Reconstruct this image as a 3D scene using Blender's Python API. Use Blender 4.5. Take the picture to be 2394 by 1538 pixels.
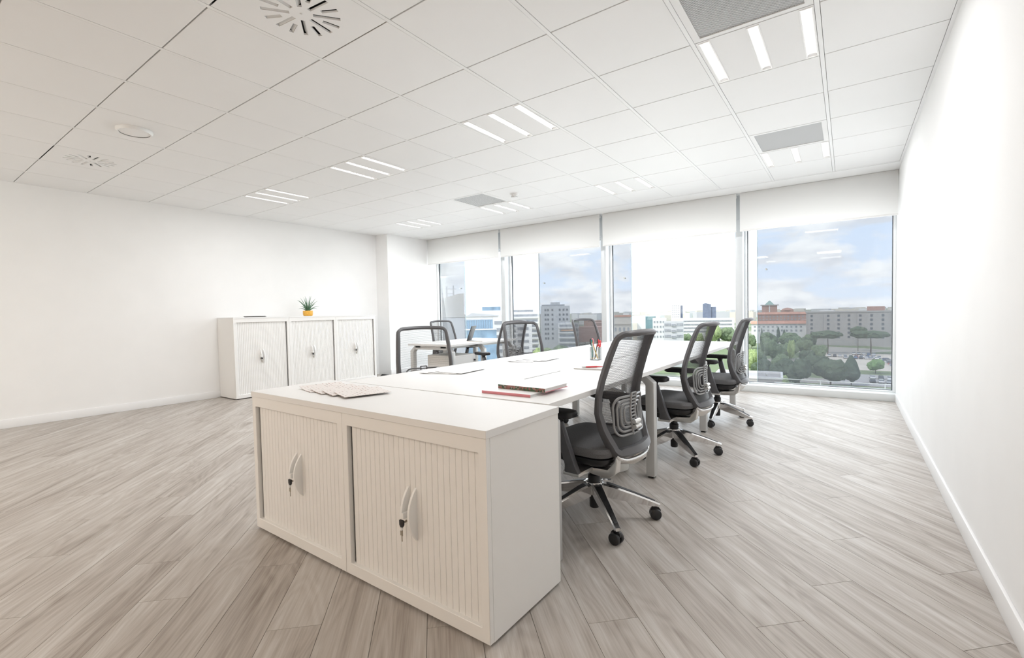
import bpy, bmesh, math, random
from math import sin, cos, pi, radians, hypot, atan2
from mathutils import Vector, Matrix, geometry

for o in list(bpy.data.objects):
    bpy.data.objects.remove(o, do_unlink=True)
SC = bpy.context.scene
COL = SC.collection
rnd = random.Random(7)

# ------------------------------------------------------------------ camera
CAM_H = 1.125
YAW, PITCH, ROLL = radians(-35.537), radians(-1.996), radians(-1.201)
cam_d = bpy.data.cameras.new('camera')
cam_d.sensor_width = 36.0
cam_d.lens = 1098.93 * 36.0 / 2394.0
cam_d.clip_start = 0.05
cam_d.clip_end = 12000
cam = bpy.data.objects.new('camera', cam_d)
COL.objects.link(cam)
fw = Vector((sin(YAW) * cos(PITCH), cos(YAW) * cos(PITCH), sin(PITCH)))
rt = Vector((cos(YAW), -sin(YAW), 0))
dn = fw.cross(rt)
r2 = rt * cos(ROLL) - dn * sin(ROLL)
d2 = rt * sin(ROLL) + dn * cos(ROLL)
cam.matrix_world = Matrix(((r2.x, -d2.x, -fw.x, 0), (r2.y, -d2.y, -fw.y, 0), (r2.z, -d2.z, -fw.z, CAM_H), (0, 0, 0, 1)))
SC.camera = cam

# ------------------------------------------------------------------ view, world, sun
SC.view_settings.view_transform = 'Standard'
SC.view_settings.look = 'None'
SC.view_settings.exposure = 0.1
SC.view_settings.gamma = 1.0
SC.view_settings.use_curve_mapping = False
SKY = 2.2
LAMP = 9.0
LUM_W = 15.0        # light output of one three-slot luminaire
LAMP_COL = (0.985, 0.99, 1.0)
REAR_FILL = 40.0
SUN = 3.0


def node_world():
    w = bpy.data.worlds.new('sky')
    SC.world = w
    w.use_nodes = True
    nt = w.node_tree
    nt.nodes.clear()
    N, L = nt.nodes.new, nt.links.new
    tc = N('ShaderNodeTexCoord')
    sep = N('ShaderNodeSeparateXYZ')
    L(tc.outputs['Generated'], sep.inputs[0])
    mp = N('ShaderNodeMapping')
    mp.inputs['Scale'].default_value = (1.0, 1.0, 2.6)
    L(tc.outputs['Generated'], mp.inputs[0])
    n1 = N('ShaderNodeTexNoise')
    n1.inputs['Scale'].default_value = 7.0
    n1.inputs['Detail'].default_value = 7
    n1.inputs['Roughness'].default_value = 0.55
    n1.inputs['Distortion'].default_value = 0.3
    L(mp.outputs[0], n1.inputs['Vector'])
    cr = N('ShaderNodeValToRGB')
    cr.color_ramp.elements[0].position = 0.43
    cr.color_ramp.elements[1].position = 0.53
    L(n1.outputs[0], cr.inputs[0])
    n2 = N('ShaderNodeTexNoise')
    n2.inputs['Scale'].default_value = 13.0
    n2.inputs['Detail'].default_value = 5
    L(mp.outputs[0], n2.inputs['Vector'])
    cc = N('ShaderNodeValToRGB')
    cc.color_ramp.elements[0].position = 0.35
    cc.color_ramp.elements[0].color = (0.72, 0.74, 0.79, 1)
    cc.color_ramp.elements[1].position = 0.6
    cc.color_ramp.elements[1].color = (1, 1, 1, 1)
    L(n2.outputs[0], cc.inputs[0])
    gr = N('ShaderNodeValToRGB')
    gr.color_ramp.elements[0].position = 0.0
    gr.color_ramp.elements[0].color = (0.80, 0.88, 1.0, 1)
    gr.color_ramp.elements[1].position = 0.45
    gr.color_ramp.elements[1].color = (0.46, 0.66, 0.98, 1)
    L(sep.outputs[2], gr.inputs[0])
    mix = N('ShaderNodeMixRGB')
    L(cr.outputs[0], mix.inputs[0])
    L(gr.outputs[0], mix.inputs[1])
    L(cc.outputs[0], mix.inputs[2])
    bg = N('ShaderNodeBackground')
    bg.inputs[1].default_value = SKY
    L(mix.outputs[0], bg.inputs[0])
    out = N('ShaderNodeOutputWorld')
    L(bg.outputs[0], out.inputs[0])


node_world()
sl = bpy.data.lights.new('sun', 'SUN')
sl.energy = SUN
sl.angle = radians(2)
sl.color = (1, 0.95, 0.87)
so = bpy.data.objects.new('sun', sl)
COL.objects.link(so)
so.rotation_euler = Vector((0.45, 0.72, -0.95)).to_track_quat('-Z', 'Y').to_euler()


# daylight entering through each of the four window bays
DAY = 30.0
for wx0, wx1 in ((-6.95, -5.24), (-5.09, -3.24), (-3.10, -1.26), (-1.12, 0.44)):
    al = bpy.data.lights.new('window_daylight', 'AREA')
    al.shape = 'RECTANGLE'
    al.size = wx1 - wx0
    al.size_y = 2.1
    al.energy = DAY * (wx1 - wx0) / 1.85
    al.color = (0.94, 0.97, 1.0)
    ao = bpy.data.objects.new('window_daylight', al)
    COL.objects.link(ao)
    ao.location = ((wx0 + wx1) / 2, 7.30, 1.19)
    ao.rotation_euler = (radians(-80), 0, 0)
# warm fill lamp at the made-up window behind the camera
for wx0, wx1 in ((-6.6, -4.6),):
    al = bpy.data.lights.new('rear_fill_light', 'AREA')
    al.shape = 'RECTANGLE'
    al.size = wx1 - wx0
    al.size_y = 1.7
    al.energy = REAR_FILL
    al.color = (1.0, 0.90, 0.80)
    ao = bpy.data.objects.new('rear_fill_light', al)
    COL.objects.link(ao)
    ao.location = ((wx0 + wx1) / 2, -2.86, 1.55)
    ao.rotation_euler = (radians(90), 0, 0)


# ------------------------------------------------------------------ helpers
def pm(name, col, rough=0.5, metal=0.0, spec=0.5, emit=None, es=0.0, noise=0.0, nscale=30.0, coat=0.0, bump=0.0, alpha=1.0):
    m = bpy.data.materials.new(name)
    m.use_nodes = True
    nt = m.node_tree
    b = nt.nodes['Principled BSDF']
    b.inputs['Base Color'].default_value = (*col, 1)
    b.inputs['Roughness'].default_value = rough
    b.inputs['Metallic'].default_value = metal
    b.inputs['Specular IOR Level'].default_value = spec
    b.inputs['Coat Weight'].default_value = coat
    if emit:
        b.inputs['Emission Color'].default_value = (*emit, 1)
        b.inputs['Emission Strength'].default_value = es
    if noise > 0 or bump > 0:
        tc = nt.nodes.new('ShaderNodeTexCoord')
        n = nt.nodes.new('ShaderNodeTexNoise')
        n.inputs['Scale'].default_value = nscale
        n.inputs['Detail'].default_value = 4
        nt.links.new(tc.outputs['Object'], n.inputs['Vector'])
        if noise > 0:
            r = nt.nodes.new('ShaderNodeValToRGB')
            r.color_ramp.elements[0].position = 0.3
            r.color_ramp.elements[1].position = 0.7
            r.color_ramp.elements[0].color = (*[c * (1 - noise) for c in col], 1)
            r.color_ramp.elements[1].color = (*[min(1, c * (1 + noise)) for c in col], 1)
            nt.links.new(n.outputs[0], r.inputs[0])
            nt.links.new(r.outputs[0], b.inputs['Base Color'])
        if bump > 0:
            bp = nt.nodes.new('ShaderNodeBump')
            bp.inputs['Strength'].default_value = bump
            bp.inputs['Distance'].default_value = 0.002
            nt.links.new(n.outputs[0], bp.inputs['Height'])
            nt.links.new(bp.outputs[0], b.inputs['Normal'])
    return m


def mixmat(name, build):
    m = bpy.data.materials.new(name)
    m.use_nodes = True
    nt = m.node_tree
    nt.nodes.clear()
    out = nt.nodes.new('ShaderNodeOutputMaterial')
    s = build(nt)
    nt.links.new(s, out.inputs[0])
    return m


class G:
    """collects geometry; build() links it as one mesh object"""

    def __init__(self):
        self.v, self.f, self.mi = [], [], []
        self.cur = 0

    def add(self, vs, fs):
        o = len(self.v)
        self.v += [tuple(p) for p in vs]
        for f in fs:
            self.f.append(tuple(i + o for i in f))
            self.mi.append(self.cur)
        return self

    def box(self, x0, x1, y0, y1, z0, z1):
        return self.add([(x0, y0, z0), (x1, y0, z0), (x1, y1, z0), (x0, y1, z0), (x0, y0, z1), (x1, y0, z1), (x1, y1, z1), (x0, y1, z1)],
                        [(0, 3, 2, 1), (4, 5, 6, 7), (0, 1, 5, 4), (1, 2, 6, 5), (2, 3, 7, 6), (3, 0, 4, 7)])

    def prism(self, poly, a, b, axis='z'):
        n = len(poly)
        if axis == 'z':
            mk = lambda p, h: (p[0], p[1], h)
        elif axis == 'y':
            mk = lambda p, h: (p[0], h, p[1])
        else:
            mk = lambda p, h: (h, p[0], p[1])
        vs = [mk(p, a) for p in poly] + [mk(p, b) for p in poly]
        fs = [tuple(range(n))[::-1], tuple(range(n, 2 * n))] + [(i, (i + 1) % n, n + (i + 1) % n, n + i) for i in range(n)]
        return self.add(vs, fs)

    def rings(self, rings, closed=False, cap=True):
        n = len(rings[0])
        vs = [p for r in rings for p in r]
        fs = []
        m = len(rings)
        for k in range(m if closed else m - 1):
            a, b = k * n, ((k + 1) % m) * n
            for i in range(n):
                j = (i + 1) % n
                fs.append((a + i, a + j, b + j, b + i))
        if cap and not closed:
            fs.append(tuple(range(n))[::-1])
            fs.append(tuple(range((m - 1) * n, m * n)))
        return self.add(vs, fs)

    def tube(self, pts, r, n=8, closed=False, cap=True, sq=None):
        pts = [Vector(p) for p in pts]
        m = len(pts)
        rr = r if isinstance(r, (list, tuple)) else [r] * m
        out = []
        up = Vector((0, 0, 1))
        prev = None
        for k in range(m):
            if closed:
                t = pts[(k + 1) % m] - pts[k - 1]
            else:
                t = pts[min(k + 1, m - 1)] - pts[max(k - 1, 0)]
            t.normalize()
            if prev is None:
                a = t.cross(up)
                if a.length < 1e-3:
                    a = t.cross(Vector((0, 1, 0)))
            else:
                a = prev - t * prev.dot(t)
            a.normalize()
            prev = a
            b = t.cross(a)
            if sq:
                ha, hb = sq
                out.append([pts[k] + a * x * ha + b * y * hb for x, y in ((-1, -1), (1, -1), (1, 1), (-1, 1))])
            else:
                out.append([pts[k] + (a * cos(2 * pi * i / n) + b * sin(2 * pi * i / n)) * rr[k] for i in range(n)])
        return self.rings(out, closed, cap)

    def lathe(self, prof, n=24, c=(0, 0, 0), cap=True):
        rg = [[(c[0] + r * cos(2 * pi * i / n), c[1] + r * sin(2 * pi * i / n), c[2] + z) for i in range(n)] for r, z in prof]
        return self.rings(rg, False, cap)

    def plate(self, outer, holes, z0, z1):
        """flat plate with holes, polygons as 2D lists"""
        loops = [outer] + holes
        flat = [p for l in loops for p in l]
        n = len(flat)
        vs = [(p[0], p[1], z0) for p in flat] + [(p[0], p[1], z1) for p in flat]
        fs = []
        bm = bmesh.new()
        bv = [bm.verts.new((p[0], p[1], 0)) for p in flat]
        bm.verts.index_update()
        es, o = [], 0
        for l in loops:
            es += [bm.edges.new((bv[o + i], bv[o + (i + 1) % len(l)])) for i in range(len(l))]
            o += len(l)
        bmesh.ops.triangle_fill(bm, use_beauty=True, use_dissolve=False, edges=es, normal=(0, 0, 1))
        for f in bm.faces:
            t = tuple(v.index for v in f.verts)
            if f.normal.z < 0:
                t = t[::-1]
            fs.append(t[::-1])
            fs.append(tuple(i + n for i in t))
        bm.free()
        o = 0
        for l in loops:
            k = len(l)
            for i in range(k):
                j = (i + 1) % k
                fs.append((o + i, o + j, n + o + j, n + o + i))
            o += k
        return self.add(vs, fs)

    def xform(self, M):
        self.v = [tuple(M @ Vector(p)) for p in self.v]
        return self

    def mesh(self, name, mats, bevel=0.0, seg=2, smooth=None, uv=None):
        me = bpy.data.meshes.new(name)
        me.from_pydata(self.v, [], self.f)
        mats = mats if isinstance(mats, (list, tuple)) else [mats]
        for m in mats:
            me.materials.append(m)
        if len(mats) > 1:
            me.polygons.foreach_set('material_index', self.mi)
        bm = bmesh.new()
        bm.from_mesh(me)
        bmesh.ops.recalc_face_normals(bm, faces=bm.faces)
        if bevel > 0:
            es = [e for e in bm.edges if len(e.link_faces) == 2 and e.calc_face_angle(0) > radians(35)]
            bmesh.ops.bevel(bm, geom=es, offset=bevel, segments=seg, affect='EDGES', profile=0.5, clamp_overlap=True)
        bm.to_mesh(me)
        bm.free()
        if smooth is None:
            smooth = bevel > 0
        if smooth:
            me.polygons.foreach_set('use_smooth', [True] * len(me.polygons))
            me.set_sharp_from_angle(angle=radians(40))
        me.update()
        return me

    def build(self, name, mats, parent=None, bevel=0.0, seg=2, smooth=None, center=False):
        me = self.mesh(name, mats, bevel, seg, smooth)
        o = bpy.data.objects.new(name, me)
        COL.objects.link(o)
        if parent:
            o.parent = parent
        elif center and me.vertices:
            xs = [v.co.x for v in me.vertices]
            ys = [v.co.y for v in me.vertices]
            zs = [v.co.z for v in me.vertices]
            c = Vector(((min(xs) + max(xs)) / 2, (min(ys) + max(ys)) / 2, min(zs)))
            me.transform(Matrix.Translation(-c))
            o.location = c
        return o


def inst(me, name, parent=None, loc=(0, 0, 0), rz=0.0):
    o = bpy.data.objects.new(name, me)
    COL.objects.link(o)
    o.location = loc
    o.rotation_euler = (0, 0, rz)
    if parent:
        o.parent = parent
    return o


def tag(o, label, cat, group=None, kind=None):
    o['label'] = label
    o['category'] = cat
    if group:
        o['group'] = group
    if kind:
        o['kind'] = kind
    return o


def thing(name, label, cat, loc=(0, 0, 0), rz=0.0, group=None):
    o = bpy.data.objects.new(name, None)
    o.empty_display_size = 0.1
    COL.objects.link(o)
    o.location = loc
    o.rotation_euler = (0, 0, rz)
    return tag(o, label, cat, group)


def struct(o, label):
    o['label'] = label
    o['kind'] = 'structure'
    return o


def kids(o):
    return [c for c in COL.objects if c.parent == o]


def copy_tree(o, kidmap, parent=None):
    c = o.copy()
    COL.objects.link(c)
    c.parent = parent
    for k in kidmap.get(o.name, []):
        copy_tree(k, kidmap, c)
    return c


def kidmap_of(root):
    m = {}
    for o in COL.objects:
        if o.parent:
            m.setdefault(o.parent.name, []).append(o)
    return m


def rrect(w, h, r, n=5, cx=0.0, cy=0.0):
    pts = []
    for (sx, sy, a0) in ((1, 1, 0), (-1, 1, 90), (-1, -1, 180), (1, -1, 270)):
        for i in range(n + 1):
            a = radians(a0 + 90 * i / n)
            pts.append((cx + sx * (w / 2 - r) + r * cos(a), cy + sy * (h / 2 - r) + r * sin(a)))
    return pts


# ------------------------------------------------------------------ materials
M = {}
M['wall'] = pm('wall_paint', (0.90, 0.90, 0.895), 0.7, spec=0.2, noise=0.012, nscale=3)
M['base'] = pm('baseboard_paint', (0.89, 0.89, 0.89), 0.35)
M['backwall'] = pm('warm_bounce_wall', (0.70, 0.55, 0.42), 0.5, noise=0.1, nscale=4)  # unseen wall, warm colour chosen to bounce light onto the cabinet fronts
M['tile'] = pm('ceiling_tile_metal', (0.89, 0.89, 0.885), 0.5, spec=0.2, noise=0.006, nscale=2)
M['bar'] = pm('ceiling_bar', (0.88, 0.88, 0.875), 0.5)
M['void'] = pm('ceiling_void', (0.33, 0.33, 0.32), 0.8, noise=0.05, nscale=3)
M['dark'] = pm('dark_void', (0.02, 0.02, 0.02), 0.8, noise=0.1, nscale=10)
M['lum'] = pm('luminaire_white', (0.89, 0.89, 0.885), 0.6, spec=0.2)
M['louvre'] = pm('louvre_white', (0.9, 0.89, 0.87), 0.25)
M['lamp'] = pm('lamp_tube', (1, 1, 1), 0.5, emit=LAMP_COL, es=LAMP)
M['warm'] = pm('lamp_tube_warm', (1, 1, 1), 0.5, emit=(1.0, 0.83, 0.66), es=LAMP)
M['lam'] = pm('white_laminate', (0.80, 0.795, 0.785), 0.42, spec=0.4, noise=0.008, nscale=5)
M['cab'] = pm('cabinet_steel', (0.84, 0.83, 0.81), 0.42, spec=0.35, noise=0.006, nscale=4)
M['slat'] = pm('tambour_slat', (0.84, 0.83, 0.81), 0.45, spec=0.4, noise=0.01, nscale=6)
M['alu'] = pm('powder_grey', (0.62, 0.62, 0.61), 0.4, metal=0.25, noise=0.015, nscale=20)
M['alu_dk'] = pm('rail_grey', (0.42, 0.42, 0.42), 0.5, noise=0.02, nscale=20)
M['frame'] = pm('window_frame', (0.66, 0.69, 0.71), 0.35, metal=0.1, noise=0.01, nscale=10)
M['framew'] = pm('window_frame_white', (0.86, 0.88, 0.89), 0.35, noise=0.01, nscale=10)
M['gasket'] = pm('gasket', (0.10, 0.11, 0.12), 0.6, noise=0.05, nscale=10)
M['sill'] = pm('sill_white', (0.72, 0.74, 0.74), 0.4, noise=0.01, nscale=8)
M['black'] = pm('black_plastic', (0.018, 0.018, 0.02), 0.45, noise=0.1, nscale=60)
M['chairf'] = pm('chair_frame', (0.105, 0.105, 0.112), 0.42, noise=0.05, nscale=40)
M['chairg'] = pm('chair_grey', (0.16, 0.16, 0.165), 0.4, noise=0.04, nscale=40)
M['lumbar'] = pm('lumbar_plastic', (0.30, 0.305, 0.31), 0.3, noise=0.03, nscale=40)
M['seat'] = pm('seat_fabric', (0.16, 0.16, 0.165), 0.85, spec=0.25, noise=0.18, nscale=300, bump=0.4)
M['chrome'] = pm('polished_aluminium', (0.86, 0.86, 0.87), 0.09, metal=1.0, noise=0.005, nscale=10)
M['satin'] = pm('satin_aluminium', (0.74, 0.73, 0.71), 0.28, metal=0.85, noise=0.01, nscale=20)
M['red'] = pm('red_plastic', (0.72, 0.05, 0.06), 0.4, noise=0.05, nscale=30)
M['pink'] = pm('pink_cover', (0.72, 0.26, 0.30), 0.5, noise=0.05, nscale=30)
M['paper'] = pm('paper', (0.82, 0.82, 0.81), 0.6, noise=0.01, nscale=30)
M['green'] = pm('green_plastic', (0.05, 0.30, 0.14), 0.4, noise=0.05, nscale=30)
M['teal'] = pm('teal_plastic', (0.03, 0.25, 0.24), 0.4, noise=0.05, nscale=30)
M['yellow'] = pm('yellow_pencil', (0.80, 0.50, 0.10), 0.45, noise=0.05, nscale=30)
M['brass'] = pm('key_metal', (0.40, 0.36, 0.30), 0.35, metal=0.8, noise=0.05, nscale=60)
M['white'] = pm('white_plastic', (0.85, 0.85, 0.84), 0.35, noise=0.01, nscale=20)
M['pot'] = pm('ochre_pot', (0.78, 0.42, 0.06), 0.5, noise=0.12, nscale=60)
M['soil'] = pm('soil', (0.06, 0.045, 0.03), 0.9, noise=0.3, nscale=120)
M['leaf'] = pm('succulent_leaf', (0.10, 0.20, 0.12), 0.45, noise=0.25, nscale=30)
M['bin'] = pm('bin_white', (0.80, 0.79, 0.75), 0.45, noise=0.01, nscale=20)
M['bag'] = pm('bin_bag', (0.03, 0.03, 0.035), 0.28, bump=0.8, nscale=40)


def glass_mat(name, tint, gloss, haze_veil=0.0):
    def b(nt):
        N, L = nt.nodes.new, nt.links.new
        t = N('ShaderNodeBsdfTransparent')
        t.inputs[0].default_value = (*tint, 1)
        g = N('ShaderNodeBsdfGlossy')
        g.inputs['Roughness'].default_value = 0.02
        fr = N('ShaderNodeFresnel')
        fr.inputs[0].default_value = 1.45
        ml = N('ShaderNodeMath')
        ml.operation = 'MULTIPLY'
        ml.inputs[1].default_value = gloss
        L(fr.outputs[0], ml.inputs[0])
        mx = N('ShaderNodeMixShader')
        L(ml.outputs[0], mx.inputs[0])
        L(t.outputs[0], mx.inputs[1])
        L(g.outputs[0], mx.inputs[2])
        if haze_veil <= 0:
            return mx.outputs[0]
        d = N('ShaderNodeBsdfTranslucent')
        d.inputs[0].default_value = (0.9, 0.9, 0.92, 1)
        m2 = N('ShaderNodeMixShader')
        m2.inputs[0].default_value = haze_veil
        L(mx.outputs[0], m2.inputs[1])
        L(d.outputs[0], m2.inputs[2])
        return m2.outputs[0]
    return mixmat(name, b)


M['glass'] = glass_mat('pane_glass', (0.96, 0.975, 0.97), 0.5)
M['oglass'] = glass_mat('outer_glass', (0.665, 0.67, 0.685), 0.4, 0.085)  # translucent share is the panel's own veil plus imitated city haze
M['cup'] = glass_mat('cup_acrylic', (0.93, 0.94, 0.94), 0.8)
M['gedge'] = pm('glass_edge', (0.60, 0.72, 0.74), 0.15, noise=0.02, nscale=10)


M['mesh'] = pm('chair_mesh_thread', (0.10, 0.10, 0.108), 0.7, spec=0.3, noise=0.05, nscale=40)


def blind_fabric(nt):
    N, L = nt.nodes.new, nt.links.new
    tc = N('ShaderNodeTexCoord')
    n = N('ShaderNodeTexNoise')
    n.inputs['Scale'].default_value = 400
    L(tc.outputs['Object'], n.inputs['Vector'])
    r = N('ShaderNodeValToRGB')
    r.color_ramp.elements[0].color = (0.80, 0.80, 0.785, 1)
    r.color_ramp.elements[1].color = (0.88, 0.88, 0.865, 1)
    L(n.outputs[0], r.inputs[0])
    d = N('ShaderNodeBsdfDiffuse')
    L(r.outputs[0], d.inputs[0])
    t = N('ShaderNodeBsdfTranslucent')
    L(r.outputs[0], t.inputs[0])
    mx = N('ShaderNodeMixShader')
    mx.inputs[0].default_value = 0.24
    L(d.outputs[0], mx.inputs[1])
    L(t.outputs[0], mx.inputs[2])
    return mx.outputs[0]


M['blind'] = mixmat('blind_fabric', blind_fabric)


def perforated(nt):
    N, L = nt.nodes.new, nt.links.new
    tc = N('ShaderNodeTexCoord')
    mp = N('ShaderNodeMapping')
    mp.inputs['Rotation'].default_value = (0, 0, radians(45))
    L(tc.outputs['Object'], mp.inputs[0])
    v = N('ShaderNodeTexVoronoi')
    v.voronoi_dimensions = '2D'
    v.inputs['Scale'].default_value = 130
    v.inputs['Randomness'].default_value = 0
    L(mp.outputs[0], v.inputs['Vector'])
    r = N('ShaderNodeValToRGB')
    r.color_ramp.elements[0].position = 0.38
    r.color_ramp.elements[0].color = (0.03, 0.03, 0.035, 1)
    r.color_ramp.elements[1].position = 0.43
    r.color_ramp.elements[1].color = (0.78, 0.78, 0.77, 1)
    L(v.outputs['Distance'], r.inputs[0])
    p = N('ShaderNodeBsdfPrincipled')
    p.inputs['Roughness'].default_value = 0.45
    L(r.outputs[0], p.inputs['Base Color'])
    return p.outputs[0]


M['perf'] = mixmat('perforated_steel', perforated)


def wood_floor(nt):
    N, L = nt.nodes.new, nt.links.new
    uv = N('ShaderNodeUVMap')
    uv.uv_map = 'UVMap'

    def noise(sx, sy, detail, dist=0.0, rough=0.5):
        mp = N('ShaderNodeMapping')
        mp.inputs['Scale'].default_value = (sx, sy, 1)
        L(uv.outputs[0], mp.inputs[0])
        n = N('ShaderNodeTexNoise')
        n.inputs['Scale'].default_value = 1.0
        n.inputs['Detail'].default_value = detail
        n.inputs['Distortion'].default_value = dist
        n.inputs['Roughness'].default_value = rough
        L(mp.outputs[0], n.inputs['Vector'])
        return n.outputs[0]
    big = noise(0.9, 9.0, 3, 0.9)
    # cathedral figure: contour lines of a stretched noise
    ct = noise(1.1, 6.0, 1, 0.4)
    mu = N('ShaderNodeMath')
    mu.operation = 'MULTIPLY'
    mu.inputs[1].default_value = 85.0
    L(ct, mu.inputs[0])
    sn = N('ShaderNodeMath')
    sn.operation = 'SINE'
    L(mu.outputs[0], sn.inputs[0])
    fine = noise(5.0, 170.0, 3, 0.0, 0.6)
    mid = noise(2.0, 42.0, 4, 0.3)
    tone = noise(0.05, 0.05, 0)

    def madd(a, k, b):
        m = N('ShaderNodeMath')
        m.operation = 'MULTIPLY_ADD'
        m.inputs[1].default_value = k
        L(a, m.inputs[0])
        if isinstance(b, float):
            m.inputs[2].default_value = b
        else:
            L(b, m.inputs[2])
        return m.outputs[0]
    s = madd(big, 0.55, -0.12)
    s = madd(sn.outputs[0], 0.032, s)
    s = madd(fine, 0.30, s)
    s = madd(mid, 0.40, s)
    s = madd(tone, 0.16, s)
    r = N('ShaderNodeValToRGB')
    e = r.color_ramp.elements
    e[0].position = 0.36
    e[0].color = (0.262, 0.222, 0.190, 1)
    e[1].position = 0.80
    e[1].color = (0.60, 0.575, 0.545, 1)
    k = e.new(0.56)
    k.color = (0.435, 0.395, 0.357, 1)
    L(s, r.inputs[0])
    p = N('ShaderNodeBsdfPrincipled')
    L(r.outputs[0], p.inputs['Base Color'])
    p.inputs['Roughness'].default_value = 0.46
    p.inputs['Specular IOR Level'].default_value = 0.35
    bp = N('ShaderNodeBump')
    bp.inputs['Strength'].default_value = 0.12
    bp.inputs['Distance'].default_value = 0.001
    L(fine, bp.inputs['Height'])
    L(bp.outputs[0], p.inputs['Normal'])
    return p.outputs[0]


M['wood'] = mixmat('oak_plank', wood_floor)

# ------------------------------------------------------------------ room shell
XL, XR, YB, YC, YW = -7.33, 0.465, -2.6, 5.84, 6.95
XC = -6.99           # inner face of the pier
CZ = 2.64
YCE = 6.50           # edge of the tiled ceiling

floor = struct(G().box(XL - 0.2, XR + 0.2, YB - 0.2, 7.25, -0.25, -0.009).build('floor', M['dark'], center=True), 'oak-look plank floor laid diagonally')


def clip_poly(poly, inside, cut):
    out = []
    for i in range(len(poly)):
        a, b = poly[i - 1], poly[i]
        ia, ib = inside(a), inside(b)
        if ib:
            if not ia:
                out.append(cut(a, b))
            out.append(b)
        elif ia:
            out.append(cut(a, b))
    return out


def clip_room(poly, x0, x1, y0, y1):
    for ax, lim, sg in ((0, x0, 1), (0, x1, -1), (1, y0, 1), (1, y1, -1)):
        ins = lambda p: (p[ax] - lim) * sg >= -1e-9

        def cut(a, b):
            t = (lim - a[ax]) / (b[ax] - a[ax])
            return (a[0] + t * (b[0] - a[0]), a[1] + t * (b[1] - a[1]))
        poly = clip_poly(poly, ins, cut)
        if len(poly) < 3:
            return []
    return poly


def planks():
    W_, Lp, gap = 0.1905, 1.22, 0.0008
    s0 = 0.901 % W_
    u = (0.70711, -0.70711)
    n = (0.70711, 0.70711)
    items = []
    r = random.Random(3)
    row = -60
    while row < 80:
        sc = s0 + row * W_
        off = (row * 0.457 + r.uniform(-0.1, 0.1)) % Lp
        for k in range(-8, 9):
            t0 = off + k * Lp
            q = [(t0 + gap, sc + gap), (t0 + Lp - gap, sc + gap), (t0 + Lp - gap, sc + W_ - gap), (t0 + gap, sc + W_ - gap)]
            poly = [(t * u[0] + s * n[0], t * u[1] + s * n[1]) for t, s in q]
            # clip in world, keep (t,s) for uv
            c = clip_room(poly, XL, XR, YB, YW)
            if len(c) < 3:
                continue
            area = abs(sum(c[i - 1][0] * c[i][1] - c[i][0] * c[i - 1][1] for i in range(len(c)))) / 2
            if area < 1e-4:
                continue
            cx = sum(p[0] for p in c) / len(c)
            cy = sum(p[1] for p in c) / len(c)
            vis = max((p[1] * cos(YAW) + p[0] * sin(YAW)) for p in c)
            items.append((vis, area, c, (cx, cy), t0, sc, r.uniform(0, 40), r.uniform(0, 40)))
        row += 1
    keep = [it for it in items if it[0] > 1.15]
    keep.sort(key=lambda it: it[1] / max(0.4, hypot(it[3][0], it[3][1])) ** 2, reverse=True)
    first = keep[:299]
    ids = set(id(i) for i in first)
    rest = [i for i in items if id(i) not in ids]

    def geo(its, base):
        vs, fs, uvs = [], [], []
        for it in its:
            c = it[2]
            if sum(c[i - 1][0] * c[i][1] - c[i][0] * c[i - 1][1] for i in range(len(c))) < 0:
                c = c[::-1]
            m = len(c)
            o = len(vs)
            for z in (0.0, -0.009):
                for p in c:
                    vs.append((p[0] - base[0], p[1] - base[1], z - base[2]))
            fs.append(tuple(range(o, o + m)))
            for i in range(m):
                j = (i + 1) % m
                fs.append((o + i, o + m + i, o + m + j, o + j))
            for p in list(c) + list(c):
                t = p[0] * u[0] + p[1] * u[1]
                s = p[0] * n[0] + p[1] * n[1]
                uvs.append((t - it[4] + it[6], s - it[5] + it[7]))
        return vs, fs, uvs

    def mk(its, base, name):
        vs, fs, uvs = geo(its, base)
        me = bpy.data.meshes.new(name)
        me.from_pydata(vs, [], fs)
        me.materials.append(M['wood'])
        lay = me.uv_layers.new(name='UVMap')
        for lp in me.loops:
            lay.data[lp.index].uv = uvs[lp.vertex_index]
        me.update()
        o = bpy.data.objects.new(name, me)
        COL.objects.link(o)
        o.parent = floor
        o.location = Vector(base) - floor.location
        return o
    for it in first:
        mk([it], (it[3][0], it[3][1], 0), 'floor_plank')
    o = mk(rest, (0, 0, 0), 'floor_planks')
    o['kind'] = 'stuff'


planks()

struct(G().box(XL - 0.2, XL, YB - 0.2, YC, -0.0, 3.0).build('wall_left', M['wall'], center=True), 'long white painted wall behind the far cabinets')
struct(G().box(XL - 0.2, XC, YC, 7.25, 0.0, 3.0).build('wall_pier', M['wall'], center=True), 'white pier between the long wall and the windows')
struct(G().box(XR, XR + 0.2, YB - 0.2, 7.25, 0.0, 3.0).build('wall_right', M['wall'], center=True), 'bare white wall running up to the windows')
FILL_WIN = ((-6.6, -4.6),)  # opening for the added window, unseen, there to let fill light in
g = G().plate([(XL - 0.2, 0), (XR + 0.2, 0), (XR + 0.2, 3.0), (XL - 0.2, 3.0)], [[(a, 0.7), (b, 0.7), (b, 2.4), (a, 2.4)] for a, b in FILL_WIN], -YB, -YB + 0.2)
g.xform(Matrix(((1, 0, 0, 0), (0, 0, -1, 0), (0, 1, 0, 0), (0, 0, 0, 1))))
struct(g.build('wall_back', M['backwall'], center=True), 'unseen wall opposite the windows, coloured warm for bounce light')
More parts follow.
